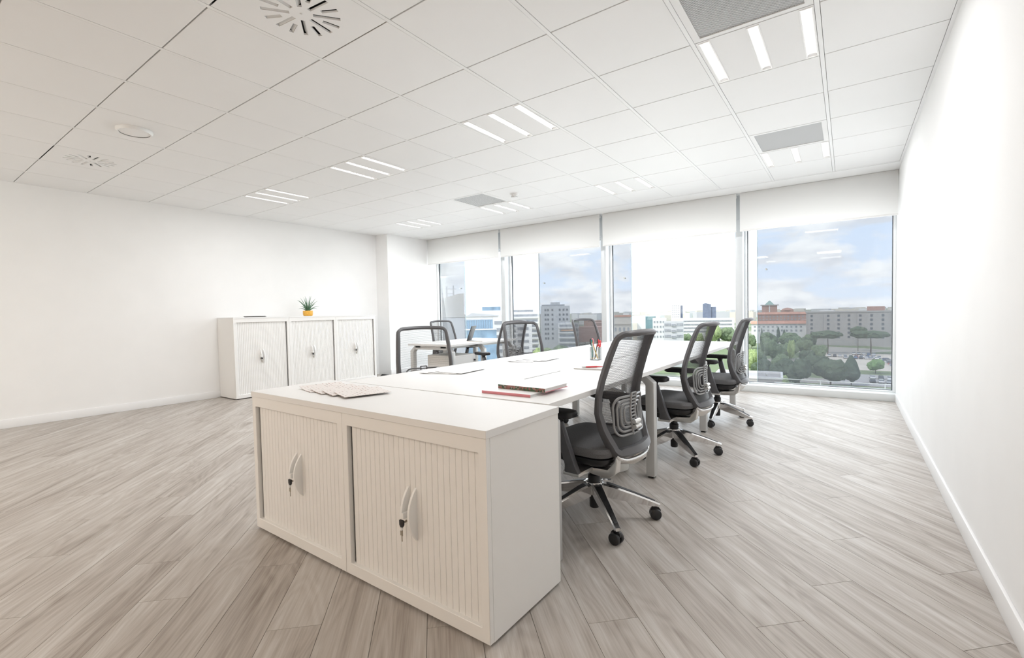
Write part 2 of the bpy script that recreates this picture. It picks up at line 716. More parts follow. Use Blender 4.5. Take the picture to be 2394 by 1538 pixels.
for k, (a, b) in enumerate(FILL_WIN):
    w = struct(G().plate([(a, 0.7), (b, 0.7), (b, 2.4), (a, 2.4)], [[(a + 0.05, 0.75), (b - 0.05, 0.75), (b - 0.05, 2.35), (a + 0.05, 2.35)]], 2.65, 2.72).xform(Matrix(((1, 0, 0, 0), (0, 0, -1, 0), (0, 1, 0, 0), (0, 0, 0, 1)))).build('window_%d' % (k + 5), M['framew'], center=True), 'added unseen window in the back wall, letting in fill light')
    p = G().box(a + 0.05, b - 0.05, -2.69, -2.684, 0.75, 2.35).build('pane', M['glass'], w)
    p.location = -w.location
BH, BT = 0.095, 0.013
for nm, lb, a in (('baseboard_left', 'white skirting board along the long wall', (XL, XL + BT, YB, 3.02)),
                  ('baseboard_right', 'white skirting board along the bare wall', (XR - BT, XR, YB, YW)),
                  ('baseboard_pier', 'white skirting board around the pier', (XC, XC + BT, YC, YW)),
                  ('baseboard_back', 'white skirting board along the back wall', (XL + BT, XR - BT, YB, YB + BT))):
    struct(G().box(a[0], a[1], a[2], a[3], 0.0, BH).build(nm, M['base'], bevel=0.003, center=True), lb)

# ceiling: slab, bars, tiles
ceiling = struct(G().box(XL - 0.2, XR + 0.2, YB - 0.2, 7.25, 2.93, 3.1).build('ceiling', M['void'], center=True), 'white suspended ceiling of square metal tiles')
GX0, GY0, T = -2.53, 1.064, 0.6


def under_ceiling(o, loc):
    o.parent = ceiling
    o.location = Vector(loc) - ceiling.location
    return o


# margin strip by the windows
mg = G().box(XC, XR, YCE + 0.004, 7.0, CZ - 0.002, CZ + 0.02).build('margin_strip', M['wall'])
under_ceiling(mg, (0, 0, 0))
vb = G().box(XL, XR, YB, YCE, CZ + 0.12, CZ + 0.126).build('void_lining', M['void'])
under_ceiling(vb, (0, 0, 0))
barm = G().box(-0.011, 0.011, YB, YCE, CZ - 0.0005, CZ + 0.02).mesh('grid_bar', M['bar'])
for i in range(-7, 5):
    under_ceiling(inst(barm, 'grid_bar'), (GX0 + i * T, 0, 0))
wbar = G().box(0, 0.021, YB, YCE, CZ - 0.0005, CZ + 0.02).mesh('wall_angle', M['bar'])
under_ceiling(inst(wbar, 'wall_angle'), (XL, 0, 0))
under_ceiling(inst(wbar, 'wall_angle'), (XR - 0.021, 0, 0))
LUMS = [(3, 3), (0, 3), (-3, 3), (-6, 3), (3, 7), (0, 7), (-3, 7), (-6, 7)]
LUMS_B = [(3, -5), (0, -5), (-3, -5), (-6, -5)]
LUMS_C = []
GRILLES = [(3, 2), (3, 6), (-3, 6)]
DIFF = [(0, 0), (-6, 0)]
special = set(LUMS + LUMS_B + LUMS_C + GRILLES + DIFF)
TX, TY = T - 0.026, T - 0.007
tm = G().box(-TX / 2, TX / 2, -TY / 2, TY / 2, 0, 0.018).mesh('ceiling_tile', M['tile'], bevel=0.0015, seg=1)
tcut = {}
for i in range(-8, 5):
    for j in range(-7, 9 + 1):
        if (i, j) in special:
            continue
        x0, x1 = GX0 + i * T + 0.013, GX0 + (i + 1) * T - 0.013
        y0, y1 = GY0 + j * T + 0.0035, GY0 + (j + 1) * T - 0.0035
        y1 = min(y1, YCE)
        y0 = max(y0, YB + 0.002)
        x0 = XL + 0.023 if i == -8 else x0
        x1 = XR - 0.023 if i == 4 else x1
        if y1 - y0 < 0.02 or x1 - x0 < 0.02:
            continue
        w, h = round(x1 - x0, 3), round(y1 - y0, 3)
        if (w, h) not in tcut:
            tcut[(w, h)] = G().box(-w / 2, w / 2, -h / 2, h / 2, 0, 0.018).mesh('ceiling_tile', M['tile'], bevel=0.0015, seg=1)
        under_ceiling(inst(tcut[(w, h)], 'ceiling_tile'), ((x0 + x1) / 2, (y0 + y1) / 2, CZ))


# luminaires ------------------------------------------------------
def tile_c(i, j):
    return (GX0 + (i + 0.5) * T, GY0 + (j + 0.5) * T)


SLOTS = (-0.242, 0.007, 0.252)


def slot_rect(cx):
    return [(cx - 0.0275, -0.28), (cx + 0.0275, -0.28), (cx + 0.0275, 0.28), (cx - 0.0275, 0.28)]


panel_me = G().plate([(-TX / 2, -TY / 2), (TX / 2, -TY / 2), (TX / 2, TY / 2), (-TX / 2, TY / 2)], [slot_rect(c) for c in SLOTS], 0, 0.012).mesh('panel', M['lum'])
hg = G()
for c in SLOTS:
    for a in ((c - 0.031, c - 0.0278, -0.285, 0.285), (c + 0.0278, c + 0.031, -0.285, 0.285), (c - 0.0278, c + 0.0278, -0.285, -0.2805), (c - 0.0278, c + 0.0278, 0.2805, 0.285)):
        hg.box(*a, 0.012, 0.09)
    hg.box(c - 0.031, c + 0.031, -0.285, 0.285, 0.09, 0.093)
house_me = hg.mesh('housing', M['lum'])
trim_me = G().plate([(-0.031, -0.284), (0.031, -0.284), (0.031, 0.284), (-0.031, 0.284)], [[(-0.0245, -0.277), (0.0245, -0.277), (0.0245, 0.277), (-0.0245, 0.277)]], -0.003, 0.001).mesh('slot_trim', M['louvre'])


def blade_geo(y):
    n = 8
    lo, hi = [], []
    for k in range(n + 1):
        x = -0.0265 + 0.053 * k / n
        z = 0.004 + 0.016 * (1 - (x / 0.0265) ** 2) * 0.55
        lo.append((x, z))
        hi.append((x, 0.036))
    vs, m = [], n + 1
    for dy0, dy1 in ((-0.004, -0.0012), (0.004, 0.0012)):
        for p in lo:
            vs.append((p[0], y + dy1, p[1]))
        for p in hi:
            vs.append((p[0], y + dy0, p[1]))
    fs = []
    for k in range(n):
        fs += [(k, k + 1, m + k + 1, m + k), (2 * m + k, 3 * m + k, 3 * m + k + 1, 2 * m + k + 1), (k, 2 * m + k, 2 * m + k + 1, k + 1), (m + k, m + k + 1, 3 * m + k + 1, 3 * m + k)]
    return vs, fs


blade_me = G().add(*blade_geo(0)).mesh('louvre_blade', M['louvre'], smooth=False)
lg = G()
NB = 15
bys = [-0.266 + 0.532 * k / (NB - 1) for k in range(NB)]
for y in bys:
    lg.add(*blade_geo(y))
louvre_me = lg.mesh('louvre', M['louvre'], smooth=False)
tube_me = G().tube([(0, -0.268, 0), (0, 0.268, 0)], 0.008, 8).mesh('lamp_tube', M['lamp'], smooth=True)
tubew_me = G().tube([(0, -0.268, 0), (0, 0.268, 0)], 0.008, 8).mesh('lamp_tube_warm', M['warm'], smooth=True)
where = {(3, -1): 'over the aisle between the low cabinets and bare wall', (0, -1): 'between the large swirl vent and back wall', (3, -5): 'in the corner of back and bare walls', (0, -5): 'second from the bare wall along the back wall', (-3, -5): 'second from the long wall along the back wall', (-6, -5): 'in the corner of back and long walls',
         (3, 3): 'beside the dark perforated grille nearest the bare wall', (3, 7): 'beyond the small grille, between the bare wall and windows',
         (0, 3): 'square light over the bench beyond the large swirl vent', (-3, 3): 'over the floor between the bench and far cabinets',
         (-6, 3): 'close to the long wall above the far cabinets', (0, 7): 'close to the blinds above the bench end',
         (-3, 7): 'next to the smoke detector and pale grille', (-6, 7): 'beside the pier at the window corner'}
for (i, j) in LUMS + LUMS_C + LUMS_B:
    x, y = tile_c(i, j)
    lab = 'recessed three-slot louvre ceiling light ' + where.get((i, j), 'near the back wall')
    t = thing('ceiling_light', lab, 'ceiling light', (x, y, CZ), 0, 'three-slot ceiling lights')
    inst(panel_me, 'panel', t)
    inst(house_me, 'housing', t)
    for c in SLOTS:
        tr = inst(trim_me, 'slot_trim', t, (c, 0, 0))
        if (i, j) == (3, 3):
            for yb in bys:
                inst(blade_me, 'louvre_blade', tr, (0, yb, 0))
        else:
            lv = inst(louvre_me, 'louvre', tr)
            lv['kind'] = 'stuff'
        inst(tube_me if (i, j) not in LUMS_B else tubew_me, 'lamp_tube', t, (c, 0, 0.062))
    ll = bpy.data.lights.new('luminaire_output', 'AREA')
    ll.shape = 'SQUARE'
    ll.size = 0.55
    ll.energy = LUM_W
    ll.color = LAMP_COL if (i, j) not in LUMS_B else (1.0, 0.89, 0.77)
    lo_ = bpy.data.objects.new('luminaire_output', ll)
    COL.objects.link(lo_)
    lo_.parent = t
    lo_.location = (0, 0, -0.006)

# grilles
gfr = G().plate([(-TX / 2, -TY / 2), (TX / 2, -TY / 2), (TX / 2, TY / 2), (-TX / 2, TY / 2)], [[(-0.25, -0.265), (0.25, -0.265), (0.25, 0.265), (-0.25, 0.265)]], 0, 0.016).mesh('grille_frame', M['lum'])
gpl = G().box(-0.252, 0.252, -0.267, 0.267, 0.004, 0.010).mesh('perforated_plate', M['perf'])
for (i, j), w in zip(GRILLES, ('large dark perforated ceiling grille next to the nearest ceiling light', 'perforated ceiling grille over the chairs near the window blinds', 'pale perforated ceiling grille next to the smoke detector')):
    x, y = tile_c(i, j)
    t = thing('return_grille', w, 'ceiling grille', (x, y, CZ))
    inst(gfr, 'frame', t)
    inst(gpl, 'perforated_plate', t)

# swirl diffusers
holes, slats_ = [], []
for k in range(16):
    a = 2 * pi * k / 16 + 0.12
    r0, r1 = (0.055, 0.185) if k % 2 == 0 else (0.105, 0.19)
    hw = 0.011
    d = (cos(a), sin(a))
    n_ = (-sin(a), cos(a))
    holes.append([(d[0] * r + n_[0] * s, d[1] * r + n_[1] * s) for r, s in ((r0, -hw), (r1, -hw), (r1, hw), (r0, hw))])
    slats_.append((d, n_, r0, r1))
dg = G()
RI, RO, Z1 = 0.048, 0.20, 0.010
va, fa = [], []


def dv(x, y, z=0.0):
    va.append((x, y, z))
    return len(va) - 1


sq = lambda a: min(TX / 2 / max(1e-9, abs(cos(a))), TY / 2 / max(1e-9, abs(sin(a))))
ang = [2 * pi * k / 16 + 0.12 for k in range(17)]
for k in range(16):
    a, b = ang[k], ang[k + 1]
    A, B_ = holes[k], holes[(k + 1) % 16]
    mid = [a + (b - a) * q / 4 for q in range(5)]
    loop = [(RI * cos(a), RI * sin(a)), A[3], A[2], (RO * cos(a), RO * sin(a))] + [(RO * cos(m_), RO * sin(m_)) for m_ in mid[1:]] + [B_[1], B_[0]] + [(RI * cos(m_), RI * sin(m_)) for m_ in mid[::-1][:-1]]
    # the half ends of each slot lie on its centre line
    rA0, rA1 = slats_[k][2], slats_[k][3]
    rB0, rB1 = slats_[(k + 1) % 16][2], slats_[(k + 1) % 16][3]
    loop = [(RI * cos(a), RI * sin(a)), (rA0 * cos(a), rA0 * sin(a)), A[3], A[2], (rA1 * cos(a), rA1 * sin(a))] + [(RO * cos(m_), RO * sin(m_)) for m_ in mid] + [(rB1 * cos(b), rB1 * sin(b)), B_[1], B_[0], (rB0 * cos(b), rB0 * sin(b))] + [(RI * cos(m_), RI * sin(m_)) for m_ in mid[::-1][:-1]]
    fa.append(tuple(dv(*p) for p in loop))
    for q in range(4):
        m0, m1 = mid[q], mid[q + 1]
        fa.append(tuple(dv(*p) for p in ((RO * cos(m0), RO * sin(m0)), (sq(m0) * cos(m0), sq(m0) * sin(m0)), (sq(m1) * cos(m1), sq(m1) * sin(m1)), (RO * cos(m1), RO * sin(m1)))))
    for q in range(4):
        p0, p1 = holes[k][q], holes[k][(q + 1) % 4]
        fa.append((dv(*p0), dv(*p1), dv(*p1, Z1), dv(*p0, Z1)))
fa.append(tuple(dv(RI * cos(2 * pi * k / 64 + 0.12), RI * sin(2 * pi * k / 64 + 0.12)) for k in range(64)))
for sx, sy in ((1, 1), (-1, 1), (-1, -1), (1, -1)):
    c_ = atan2(sy * TY / 2, sx * TX / 2)
    lo_ = max([m_ for k in range(-1, 17) for m_ in [2 * pi * (k + q / 4) / 16 + 0.12 for q in range(4)] if (m_ - c_) % (2 * pi) > pi], key=lambda m_: -((c_ - m_) % (2 * pi)))
    hi_ = lo_ + 2 * pi / 64
    fa.append(tuple(dv(*p) for p in ((sq(lo_) * cos(lo_), sq(lo_) * sin(lo_)), (sx * TX / 2, sy * TY / 2), (sq(hi_) * cos(hi_), sq(hi_) * sin(hi_)))))
dif_me = dg.add(va, fa).mesh('plate', M['lum'])
dbox = G().box(-0.22, 0.22, -0.22, 0.22, 0.035, 0.04).mesh('plenum', M['dark'])
defs = []
for d, n_, r0, r1 in slats_:
    g = G()
    a = [(d[0] * r + n_[0] * s, d[1] * r + n_[1] * s, z) for r in (r0 + .002, r1 - .002) for s, z in ((-0.010, 0.003), (0.004, 0.022), (0.006, 0.021), (-0.008, 0.0025))]
    g.add(a, [(0, 1, 2, 3), (7, 6, 5, 4), (0, 4, 5, 1), (1, 5, 6, 2), (2, 6, 7, 3), (3, 7, 4, 0)])
    defs.append(g.mesh('vane', M['white']))
for (i, j), w in zip(DIFF, ('white ceiling air diffuser with sixteen radial slots, the larger-looking swirl vent', 'white ceiling swirl vent close to the long wall beyond the round speaker')):
    x, y = tile_c(i, j)
    t = thing('swirl_diffuser', w, 'air vent', (x, y, CZ))
    inst(dif_me, 'plate', t)
    inst(dbox, 'plenum', t)
    for me in defs:
        inst(me, 'vane', t)
    G().lathe([(0.0, -0.002), (0.006, -0.002), (0.006, 0.001)], 12).build('screw', M['satin'], t)
# round ceiling speaker and smoke detector
x, y = tile_c(-4, 0)
t = thing('ceiling_speaker', 'round flat white ceiling speaker between the two swirl vents', 'speaker', (x, y, CZ))
G().lathe([(0.12, 0.0), (0.12, -0.012), (0.110, -0.026), (0.10, -0.024)], 40, cap=False).build('rim', M['white'], t, smooth=True)
G().lathe([(0.10, -0.020), (0.06, -0.023), (0.0005, -0.024)], 40, cap=False).build('cover', M['lum'], t, smooth=True)
t = thing('smoke_detector', 'small white dome smoke detector on the ceiling', 'smoke detector', (-3.47, 4.97, CZ))
G().lathe([(0.052, 0), (0.052, -0.012), (0.046, -0.016), (0.04, -0.016)], 28).build('base', M['white'], t, smooth=True)
dm = G().lathe([(0.038, -0.016), (0.038, -0.03), (0.032, -0.046), (0.018, -0.052), (0.0005, -0.053)], 28, cap=False).build('head', M['white'], t, smooth=True)
sg = G()
for k in range(10):
    a = 2 * pi * k / 10
    sg.tube([(0.0375 * cos(a), 0.0375 * sin(a), -0.034), (0.034 * cos(a), 0.034 * sin(a), -0.043)], 0.004, 6)
sg.build('sensing_slots', M['alu_dk'], dm)

# ------------------------------------------------------------------ window wall
MUL = [(-5.21, -5.12), (-3.21, -3.125), (-1.235, -1.15)]
BAYS = [(XC, MUL[0][0]), (MUL[0][1], MUL[1][0]), (MUL[1][1], MUL[2][0]), (MUL[2][1], XR)]
HEADZ = 2.31
SZ = 0.086
sill = struct(G().box(XC, XR, YW, 7.2, 0.0, SZ).build('trim_1', M['sill'], bevel=0.003, center=True), 'low white window sill upstand along the floor')
head = struct(G().box(XC, XR, 7.0, 7.25, HEADZ, 2.93).build('trim_2', M['frame'], center=True), 'solid window head panel behind the blinds')
for k, (a, b) in enumerate(MUL):
    o = G().box(a, b, 6.975, 7.14, SZ, HEADZ).build('trim_%d' % (k + 3), M['frame'], bevel=0.002, center=True)
    struct(o, 'grey window mullion number %d from the pier' % (k + 1))
    o['label'] = ['grey mullion nearest the pier', 'grey mullion in the middle of the glazing', 'grey mullion nearest the bare wall'][k]
lab = ['window pane next to the pier', 'second window from the pier', 'window in front of the long bench end', 'window next to the bare wall']
for k, (a, b) in enumerate(BAYS):
    w = struct(thing('window_%d' % (k + 1), lab[k], 'window', ((a + b) / 2, 7.17, SZ)), lab[k])
    del w['category']
    hw = (b - a) / 2
    hz = HEADZ - SZ
    g = G()
    fwid = 0.028
    for bx in ((-hw, -hw + fwid, -0.05, 0.03, 0, hz), (hw - fwid, hw, -0.05, 0.03, 0, hz), (-hw + fwid, hw - fwid, -0.05, 0.03, 0, 0.016), (-hw + fwid, hw - fwid, -0.05, 0.03, hz - 0.03, hz)):
        g.box(*bx)
    g.build('frame', M['framew'], w, bevel=0.002)
    g = G()
    q = fwid
    for bx in ((-hw + q, -hw + q + 0.009, -0.006, 0.016, 0.016, hz - 0.03), (hw - q - 0.009, hw - q, -0.006, 0.016, 0.016, hz - 0.03), (-hw + q, hw - q, -0.006, 0.016, 0.016, 0.021)):
        g.box(*bx)
    g.build('gasket', M['gasket'], w)
    G().box(-hw + q, hw - q, 0.002, 0.008, 0.02, hz - 0.03).build('pane', M['glass'], w)

# roller blinds
BL = [(XC + 0.012, -5.165), (-5.118, -3.172), (-3.122, -1.207), (-1.162, XR - 0.004)]
bl = ['white roller blind beside the pier', 'white roller blind over the second window from the pier', 'white roller blind over the window past the bench', 'white roller blind beside the bare wall']
for k, (a, b) in enumerate(BL):
    t = thing('roller_blind', bl[k], 'blind', ((a + b) / 2, 6.86, 2.13), 0, 'white roller blinds')
    hw = (b - a) / 2
    G().add([(-hw, 0, 0.018), (hw, 0, 0.018), (hw, 0, 0.505), (-hw, 0, 0.505)], [(0, 1, 2, 3)]).build('fabric', M['blind'], t)
    G().box(-hw, hw, -0.007, 0.007, 0.0, 0.02).build('bottom_bar', M['white'], t, bevel=0.003)
    G().tube([(-hw, 0.03, 0.478), (hw, 0.03, 0.478)], 0.028, 16).build('roller', M['white'], t, smooth=True)

# outer glass skin, one panel per second bay, with stud fixings and rails
for k, (a, b) in enumerate(((-8.99, -7.03), (-5.05, -3.125), (-1.12, 0.86))):
    t = thing('outer_glass_panel', ['outer glass screen panel beyond the pier', 'outer glass screen panel standing outside the second window', 'outer glass screen panel outside the window by the bare wall'][k], 'glass panel', ((a + b) / 2, 8.05, -0.2), 0, 'outer glass screens')
    hw = (b - a) / 2
    G().box(-hw, hw, -0.008, 0.008, 0, 3.6).build('pane', M['oglass'], t)
    for s in (-1, 1):
        G().box(s * hw - (0.006 if s < 0 else 0), s * hw + (0.006 if s > 0 else 0), -0.009, 0.009, 0, 3.6).build('glass_edge', M['gedge'], t)
    for s in (-1, 1):
        for z in (0.3, 1.9, 3.2):
            G().tube([(s * (hw - 0.12), -0.03, z), (s * (hw - 0.12), 0.02, z)], 0.014, 10).build('stud_fixing', M['satin'], t, smooth=True)
t = thing('outer_rail', 'pair of thin white rails just outside the window by the bare wall', 'rail', (0.0, 7.72, -0.2))
for z in (0.295, 0.238):
    G().box(-0.86, 0.9, -0.006, 0.006, z - 0.004, z + 0.004).build('rail', M['white'], t)
for x in (-0.3, 0.4):
    G().box(x - 0.006, x + 0.006, 0.0065, 0.014, 0.0, 0.30).build('post', M['white'], t)
struct(G().box(-12, 6, 7.25, 8.4, -0.45, -0.2).build('facade_ledge', M['alu_dk'], center=True), 'outside maintenance ledge below the windows')


# ------------------------------------------------------------------ tambour cabinets
def crescent(h, proj, th, z0=0.0, z1=1.0, n=14):
    """half-moon fin standing off the door; in the plane x (thickness) / y (projection, -y outwards) / z"""
    g = G()
    R = (h * h / 4 + proj * proj) / (2 * proj)
    zs = [h * (z0 + (z1 - z0) * k / n) - h / 2 for k in range(n + 1)]
    ys = [-(math.sqrt(max(0, R * R - z * z)) - (R - proj)) for z in zs]
    poly = [(min(-0.0005, y), z) for y, z in zip(ys, zs)]
    poly = poly + [(0.003, zs[-1]), (0.003, zs[0])]
    g.prism(poly, -th / 2, th / 2, 'x')
    return g


def cabinet(name, label, w, d, h, slot_side, loc, rz, slats=True, group=None, pitch=0.0302):
    """local: front face at y=0 looking to -y, x from 0 to w"""
    t = thing(name, label, 'cabinet', loc, rz, group)
    st, top, bot = 0.034, 0.052, 0.062
    g = G()
    g.box(0, 0.02, 0.022, d, 0.012, h)
    g.box(w - 0.02, w, 0.022, d, 0.012, h)
    g.box(0.02, w - 0.02, d - 0.012, d, 0.012, h)
    g.box(0.02, w - 0.02, 0.03, d - 0.012, 0.03, 0.05)
    g.box(0.02, w - 0.02, 0.03, d - 0.012, h - 0.02, h)
    g.build('body', M['cab'], t)
    g = G()
    g.plate([(0, 0.012), (w, 0.012), (w, h), (0, h)], [rrect(w - 2 * st, h - top - bot, 0.004, 3, w / 2, (bot + h - top) / 2)], 0, 0.022)
    g.xform(Matrix(((1, 0, 0, 0), (0, 0, 1, 0), (0, 1, 0, 0), (0, 0, 0, 1))))
    g.build('door_frame', M['cab'], t, bevel=0.0015, seg=1)
    g = G().box(0.021, w - 0.021, 0.12, 0.125, 0.052, h - 0.021)  # black sheet inside, stands in for the shade seen through the slot
    g.build('shade_backing', M['dark'], t)
    for fx in (0.05, w - 0.05):
        G().tube([(fx, 0.06, 0), (fx, 0.06, 0.014)], 0.02, 10).build('foot', M['black'], t)
    ow = w - 2 * st
    s0, s1 = (0.012, 0.0) if slot_side < 0 else (0.0, 0.012)
    a0, a1 = st + s0, w - st - s1
    n = max(4, int(round((a1 - a0) / pitch)))
    p = (a1 - a0) / n
    sw = p - 0.0011
    if slats:
        me = G().prism([(-sw / 2, 0.0195), (-sw / 2, 0.0172), (-sw / 2 + 0.0012, 0.0165), (sw / 2 - 0.0012, 0.0165), (sw / 2, 0.0172), (sw / 2, 0.0195)], bot - 0.004, h - top + 0.004, 'z').mesh('tambour_slat', M['slat'])
        G().box(a0, a1, 0.0198, 0.0345, bot - 0.003, h - top + 0.003).build('slat_web', M['slat'], t)
        for k in range(n):
            inst(me, 'tambour_slat', t, (a0 + (k + 0.5) * p, 0, 0))
    else:
        g = G()
        for k in range(n):
            x = a0 + (k + 0.5) * p
            g.prism([(x - sw / 2, 0.030), (x - sw / 2, 0.020), (x, 0.0165), (x + sw / 2, 0.020), (x + sw / 2, 0.030)], bot - 0.004, h - top + 0.004, 'z')
        o = g.build('tambour_slats', M['slat'], t)
        o['kind'] = 'stuff'
        G().box(a0, a1, 0.0305, 0.0345, bot - 0.003, h - top + 0.003).build('slat_web', M['slat'], t)
    cx = (a0 + a1) / 2 + (0.01 if slot_side < 0 else -0.01)
    hz = h * 0.515
    y0 = 0.0165
    hm = G()
    hr = crescent(0.205, 0.042, 0.011).xform(Matrix.Translation((cx + 0.02, y0, hz))).build('handle', M['white'], t, bevel=0.0025)
    g = crescent(0.205, 0.042, 0.011, 0.5, 1.0).xform(Matrix.Translation((cx - 0.02, y0, hz)))
    hl = g.build('handle', M['white'], t, bevel=0.0025)
    lk = G().box(cx - 0.028, cx - 0.006, y0 - 0.042, y0 + 0.002, hz - 0.012, hz + 0.012).build('lock_housing', M['white'], t, bevel=0.003)
    G().tube([(cx - 0.02, y0 - 0.014, hz - 0.030), (cx - 0.02, y0 + 0.002, hz - 0.030)], 0.011, 14).build('lock_barrel', M['satin'], lk, smooth=True)
    kk = G().tube([(cx - 0.02, y0 - 0.035, hz - 0.030), (cx - 0.02, y0 - 0.014, hz - 0.030)], 0.004, 8).build('key', M['brass'], t)
    g = G().prism([(cx - 0.031, hz - 0.018), (cx - 0.009, hz - 0.018), (cx - 0.009, hz - 0.036), (cx - 0.014, hz - 0.044), (cx - 0.026, hz - 0.044), (cx - 0.031, hz - 0.036)], y0 - 0.042, y0 - 0.034, 'y')
    g.build('key_head', M['black'], kk, bevel=0.001)
    g = G().tube([(cx - 0.021, y0 - 0.038, hz - 0.046), (cx - 0.023, y0 - 0.038, hz - 0.056)], 0.006, 8)
    g.build('key_ring', M['white'], kk)
    g = G().box(cx - 0.029, cx - 0.016, y0 - 0.039, y0 - 0.037, hz - 0.078, hz - 0.056).box(cx - 0.0225, cx - 0.0190, y0 - 0.039, y0 - 0.037, hz - 0.100, hz - 0.078)
    g.build('spare_key', M['brass'], kk)
    return t


NTH = -0.012
NCX, NCY = -0.967, 1.193
NW, ND, NH = 0.8015, 0.464, 0.711


def nloc(lx, ly, z=0.0):
    return (NCX + lx * cos(NTH) - ly * sin(NTH), NCY + lx * sin(NTH) + ly * cos(NTH), z)


cabinet('tambour_cabinet', 'low tambour cabinet under the worktop carrying the fanned brochures', NW - 0.001, ND, NH, -1, nloc(-2 * NW, 0), NTH, True, 'low tambour cabinets at the bench end')
cabinet('tambour_cabinet', 'low tambour cabinet at the worktop corner beside the nearest swivel chair', NW - 0.001, ND, NH, -1, nloc(-NW, 0), NTH, True, 'low tambour cabinets at the bench end')
wt = G().box(-2 * NW - 0.003, 0.003, -0.004, ND + 0.002, NH, NH + 0.027).build('worktop', M['lam'], bevel=0.0012, seg=1)
wt.location = nloc(0, 0)
wt.rotation_euler = (0, 0, NTH)
tag(wt, 'white laminate worktop across the two low tambour cabinets', 'worktop')

FW = 0.793
fl = ['tall white tambour cabinet with the magazine on top', 'tall white tambour cabinet under the potted succulent', 'tall white tambour cabinet next to the pier']
for k in range(3):
    cabinet('tall_tambour_cabinet', fl[k], FW - 0.001, 0.485, 1.118, 1, (XL + 0.487, 3.02 + k * FW, 0), pi / 2, False, 'tall tambour cabinets on the long wall', pitch=0.024)
for k, (a, b, lb) in enumerate(((3.018, 3.02 + FW - 0.001, 'white top panel under the magazine on the first tall cabinet'), (3.02 + FW + 0.001, 3.02 + 3 * FW + 0.002, 'white top panel under the potted succulent'))):
    tag(G().box(XL + 0.001, XL + 0.490, a, b, 1.118, 1.138).build('cabinet_top', M['lam'], bevel=0.001, seg=1, center=True), lb, 'worktop')

# ------------------------------------------------------------------ bench desk
BX0, BX1, BY0, ML = -2.42, -1.02, 1.681, 1.396
DZ0, DZ1 = 0.712, 0.738
bench = thing('bench_desk', 'long white six-place bench desk with grey steel legs', 'desk', ((BX0 + BX1) / 2, BY0, 0))
bcx = (BX0 + BX1) / 2
hwid = (BX1 - BX0) / 2
for k in range(3):
    y0 = k * ML + (0.0 if k == 0 else 0.0015)
    y1 = (k + 1) * ML - 0.0015
    ym = (k + 0.5) * ML
    hl = [(-0.215, ym - 0.29), (-0.115, ym - 0.29), (-0.115, ym + 0.29), (-0.215, ym + 0.29)]
    hr = [(0.085, ym - 0.29), (0.205, ym - 0.29), (0.205, ym + 0.29), (0.085, ym + 0.29)]
    g = G().plate([(-hwid, y0), (hwid, y0), (hwid, y1), (-hwid, y1)], [hl, hr], DZ0, DZ1)
    tp = g.build('tabletop', M['lam'], bench, bevel=0.001, seg=1)
    G().box(-0.212, -0.118, ym - 0.287, ym + 0.287, DZ0 + 0.004, DZ1 - 0.0005).build('cable_flap', M['lam'], tp, bevel=0.001, seg=1)
    G().box(0.088, 0.186, ym - 0.287, ym + 0.287, DZ0 + 0.004, DZ1 - 0.0005).build('cable_flap', M['lam'], tp, bevel=0.001, seg=1)
    G().box(-0.22, 0.21, ym - 0.34, ym + 0.34, 0.58, 0.583).build('cable_tray', M['alu_dk'], tp)
    for s in (-1, 1):
        G().box(s * 0.45 - 0.02, s * 0.45 + 0.02, y0 + 0.06, y1 - 0.06, DZ0 - 0.042, DZ0 - 0.001).build('long_rail', M['alu'], bench)
LW = 0.03


def leg_frame(parent, y, hw):
    G().box(-hw + 0.12, hw - 0.12, y - LW, y + LW, DZ0 - 0.05, DZ0 - 0.0005).build('cross_beam', M['alu'], parent, bevel=0.002, seg=1)
    for s in (-1, 1):
        xo = s * (hw - 0.018)
        g = G()
        prof = [(xo, 0.012), (xo, 0.64), (s * (hw - 0.105), DZ0 - 0.0005), (s * (hw - 0.22), DZ0 - 0.0005), (s * (hw - 0.22), DZ0 - 0.03), (s * (hw - 0.125), DZ0 - 0.03), (xo - s * 0.058, 0.622), (xo - s * 0.058, 0.012)]
        g.prism(prof, y - LW, y + LW, 'y')
        lg_ = g.build('leg', M['alu'], parent, bevel=0.004)
        G().box(min(xo - s * 0.01, xo - s * 0.048), max(xo - s * 0.01, xo - s * 0.048), y - 0.02, y + 0.02, 0, 0.014).build('foot', M['black'], lg_)


for yy in (0.10, ML, 2 * ML, 3 * ML - 0.05):
    leg_frame(bench, yy, hwid)

# far desk by the windows
FDX0, FDX1, FDY0, FDL = -4.82, -4.02, 4.33, 1.4
fd = thing('side_desk', 'smaller white desk near the pier with a tablet on it', 'desk', ((FDX0 + FDX1) / 2, FDY0, 0))
fh = (FDX1 - FDX0) / 2
tp = G().box(-fh, fh, 0, FDL, DZ0, DZ1).build('tabletop', M['lam'], fd, bevel=0.001, seg=1)
for yy in (0.05, 0.68, FDL - 0.05):
    leg_frame(fd, yy, fh)
for s in (-1, 1):
    G().box(s * 0.2 - 0.02, s * 0.2 + 0.02, 0.09, FDL - 0.1, DZ0 - 0.042, DZ0 - 0.001).build('long_rail', M['alu'], fd)
pd = thing('pedestal', 'white drawer pedestal under the smaller desk', 'drawer unit', (-4.33, 4.69, 0))
G().box(-0.28, 0.20, -0.21, 0.21, 0.05, 0.58).build('body', M['cab'], pd, bevel=0.002, seg=1)
for k, (a, b) in enumerate(((0.065, 0.29), (0.295, 0.43), (0.435, 0.565))):
    G().box(0.2005, 0.218, -0.205, 0.205, a, b).build('drawer', M['lam'], pd, bevel=0.002, seg=1)
G().tube([(0.218, 0.17, 0.50), (0.24, 0.17, 0.50)], 0.012, 10).build('lock', M['black'], pd)
